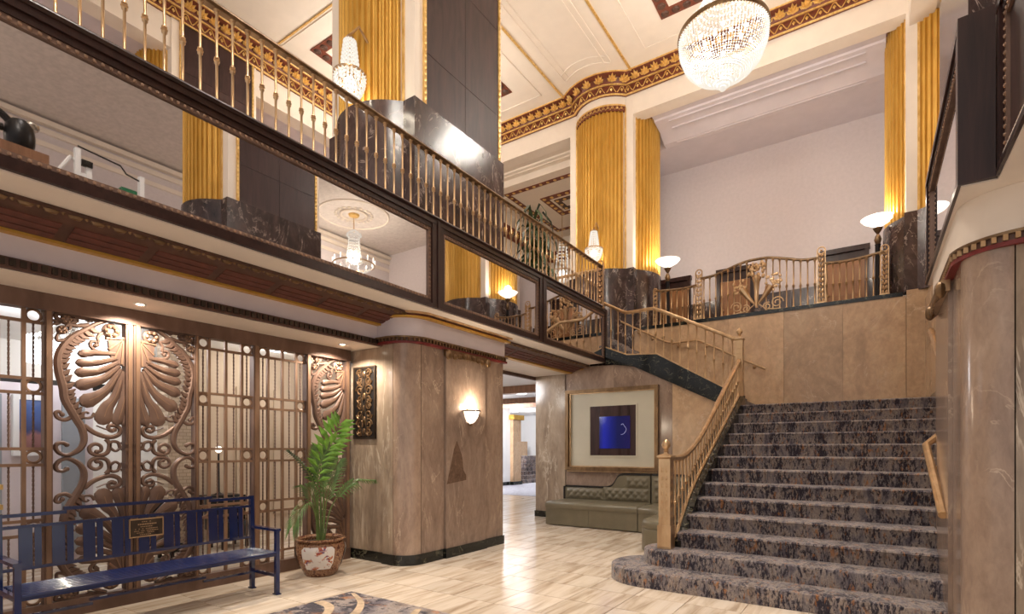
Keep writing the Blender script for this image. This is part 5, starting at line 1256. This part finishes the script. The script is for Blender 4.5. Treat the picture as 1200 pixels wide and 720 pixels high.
for (x, y, lb) in ((-8.2, 5.2, 'added ceiling lamp brightening the lobby behind the palm screen'), (-10.0, 3.4, 'added ceiling lamp brightening the deep lobby behind the doors'), (-7.6, -1.2, 'added ceiling lamp brightening the lobby near the entrance')):  # lamps added so the lobby behind the screen is bright
    t = thing('added_ceiling_lamp', lb, 'added ceiling lamp', (x, y, 3.14)); M().lathe([(0, 0), (.16, .01), (.2, .04), (.2, .06), (0, .06)], (x, y, 3.135), 20).build('opal_disc', 'coolglow', t)
    lamp('added_lamp_light', (x, y, 3.05), 42, (1, .93, .84), .2, parent=t)
bc = thing('brick_column', 'cream brick column seen through the lattice', 'column', (-8.6, 3.75, 0)); M().box(-8.8, -8.45, 3.60, 3.95, .12, 3.2).build('shaft', 'brick', bc, None); M().box(-8.84, -8.41, 3.56, 3.99, 0, .12).build('plinth', 'blackm', bc, None)
gl = thing('globe_lamp', 'small round globe lamp beyond the lattice', 'lamp', (-9.0, 4.6, .75))
M().sphere((-9.0, 4.6, 1.50), .055, 14, 10).build('globe', 'torch', gl); M().lathe([(0, 0), (.08, 0), (.02, .04), (.015, .68), (0, .68)], (-9.0, 4.6, .75), 10).build('stand', 'black', gl)
sd = thing('side_table', 'low dark table carrying the globe lamp', 'table', (-9.0, 4.6, 0)); M().box(-9.18, -8.8, 4.35, 4.9, .70, .75).build('top', 'dwood', sd, None)
for (x, y) in ((-9.15, 4.4), (-8.85, 4.4), (-9.15, 4.85), (-8.85, 4.85)): M().box(x-.02, x+.02, y-.02, y+.02, 0, .70).build('leg', 'dwood', sd, None)
for i, (x, y, lb) in enumerate(((-8.2, 4.35, 'black upholstered tub chair beyond the lattice by the globe lamp'), (-8.0, 3.2, 'black upholstered tub chair beyond the shell doors'))):
    t = thing('tub_chair', lb, 'chair', (x, y, 0)); M().lathe([(0, .4), (.26, .4), (.28, .3), (.27, .14), (0, .14)], (x, y, 0), 16).build('seat', 'black', t)
    M().lathe([(.26, .38), (.30, .78), (.34, .78), (.33, .3), (.26, .3)], (x, y, 0), 16, PI*.6, PI*1.75).build('backrest', 'black', t)
    for (a, b_) in ((.18, .18), (-.18, .18), (.18, -.18), (-.18, -.18)): M().box(x+a-.02, x+a+.02, y+b_-.02, y+b_+.02, 0, .15).build('leg', 'dwood', t, None)
dk = thing('reception_desk', 'tan wooden counter with rails beyond the lattice at the picture edge', 'desk', (-7.6, 1.2, 0))
M().box(-8.0, -7.2, .2, 1.5, 0, .9).build('body', 'woodmid', dk, None); M().box(-8.05, -7.15, .15, 1.55, .9, .95).build('top', 'goldtrim', dk, None); M().box(-8.05, -7.15, .15, 1.55, 1.1, 1.15).build('shelf', 'goldtrim', dk, None)
for (x, y) in ((-8.0, .2), (-7.2, .2), (-8.0, 1.5), (-7.2, 1.5)): M().box(x-.03, x+.03, y-.03, y+.03, .95, 1.1).build('shelf_post', 'goldtrim', dk, None)
wlp = bpy.data.objects['wall_lobby_panelled']
for i in range(8): M().box(-9.2, -9.17, 4.3+i*.7, 4.9+i*.7, .3, 2.6).build('wall_panel', 'beige', wlp, None)
# ================================================================== CORRIDOR BEYOND THE OPENING
sbox('wall_corridor_far', 'white', -17, -16.8, 10, 24, 0, 3.3)
sbox('wall_corridor_left', 'white', -12.8, -12.6, 10.1, 18.5, 0, 3.3)
sbox('wall_corridor_end', 'white', -17, -6, 23.8, 24, 0, 3.3)
sbox('wall_corridor_right', 'white', -6.2, -6.0, 12.2, 24, 0, 3.3)
wc = bpy.data.objects['wall_corridor_left']; M().box(-12.6, -12.57, 10.1, 18.4, 0, .15).build('skirting', 'blackm', wc, None)
for (i, (y, zb, w_)) in enumerate(((12.4, 3.08, .25), (15.4, 3.1, .14), (17.2, 3.12, .1))):
    bm_ = M().box(-16.5, -6.1, y, y+w_, zb, 3.28).build('trim_%d' % (10+i), 'woodmid', None, None); struct(bm_)
cc = thing('corridor_column', 'slim tan marble column with gilt capital in the far corridor', 'column', (-12.7, 18.9, 0)); M().box(-12.9, -12.45, 18.5, 19.1, .15, 2.75).build('shaft', 'tan', cc, None); M().box(-12.95, -12.4, 18.45, 19.15, 0, .15).build('plinth', 'blackm', cc, None); M().box(-13.0, -12.35, 18.4, 19.2, 2.75, 2.95).build('capital', 'gold', cc, None)
M().box(-14.5, -12.9, 18.5, 18.6, 2.95, 3.28).build('beam', 'cream', cc, None)
cs = thing('corridor_stairs', 'dark carpeted steps at the end of the far corridor', 'stairs', (-13.2, 20.2, 0))
for k in range(7): M().box(-14.6-.0, -12.6-.26*k*.6, 19.6+.28*k, 23, .17*k, .17*(k+1)).build('step', 'carpet', cs, None)
M().box(-14.8, -14.6, 19.4, 23, 0, 1.9).build('side_wall', 'tan', cs, None)
for (x, y, lb, pw_) in ((-9.0, 13.8, 'added ceiling lamp brightening the corridor beyond the opening', 9), (-13.4, 20.0, 'added ceiling lamp brightening the corridor steps', 300), (-11.8, 16.2, 'added ceiling lamp brightening the wall further along the corridor', 340), (-7.4, 8.6, 'added ceiling lamp brightening the space just behind the marble opening', 90)):  # added lamps that whiten the corridor, placed for their light
    t = thing('added_ceiling_lamp', lb, 'added ceiling lamp', (x, y, 3.2)); M().lathe([(0, 0), (.16, .01), (.2, .04), (.2, .07), (0, .07)], (x, y, 3.205), 20).build('opal_disc', 'coolglow', t)
    lamp('added_lamp_light', (x, y, 3.0), pw_, (.98, .97, 1), .3, parent=t)
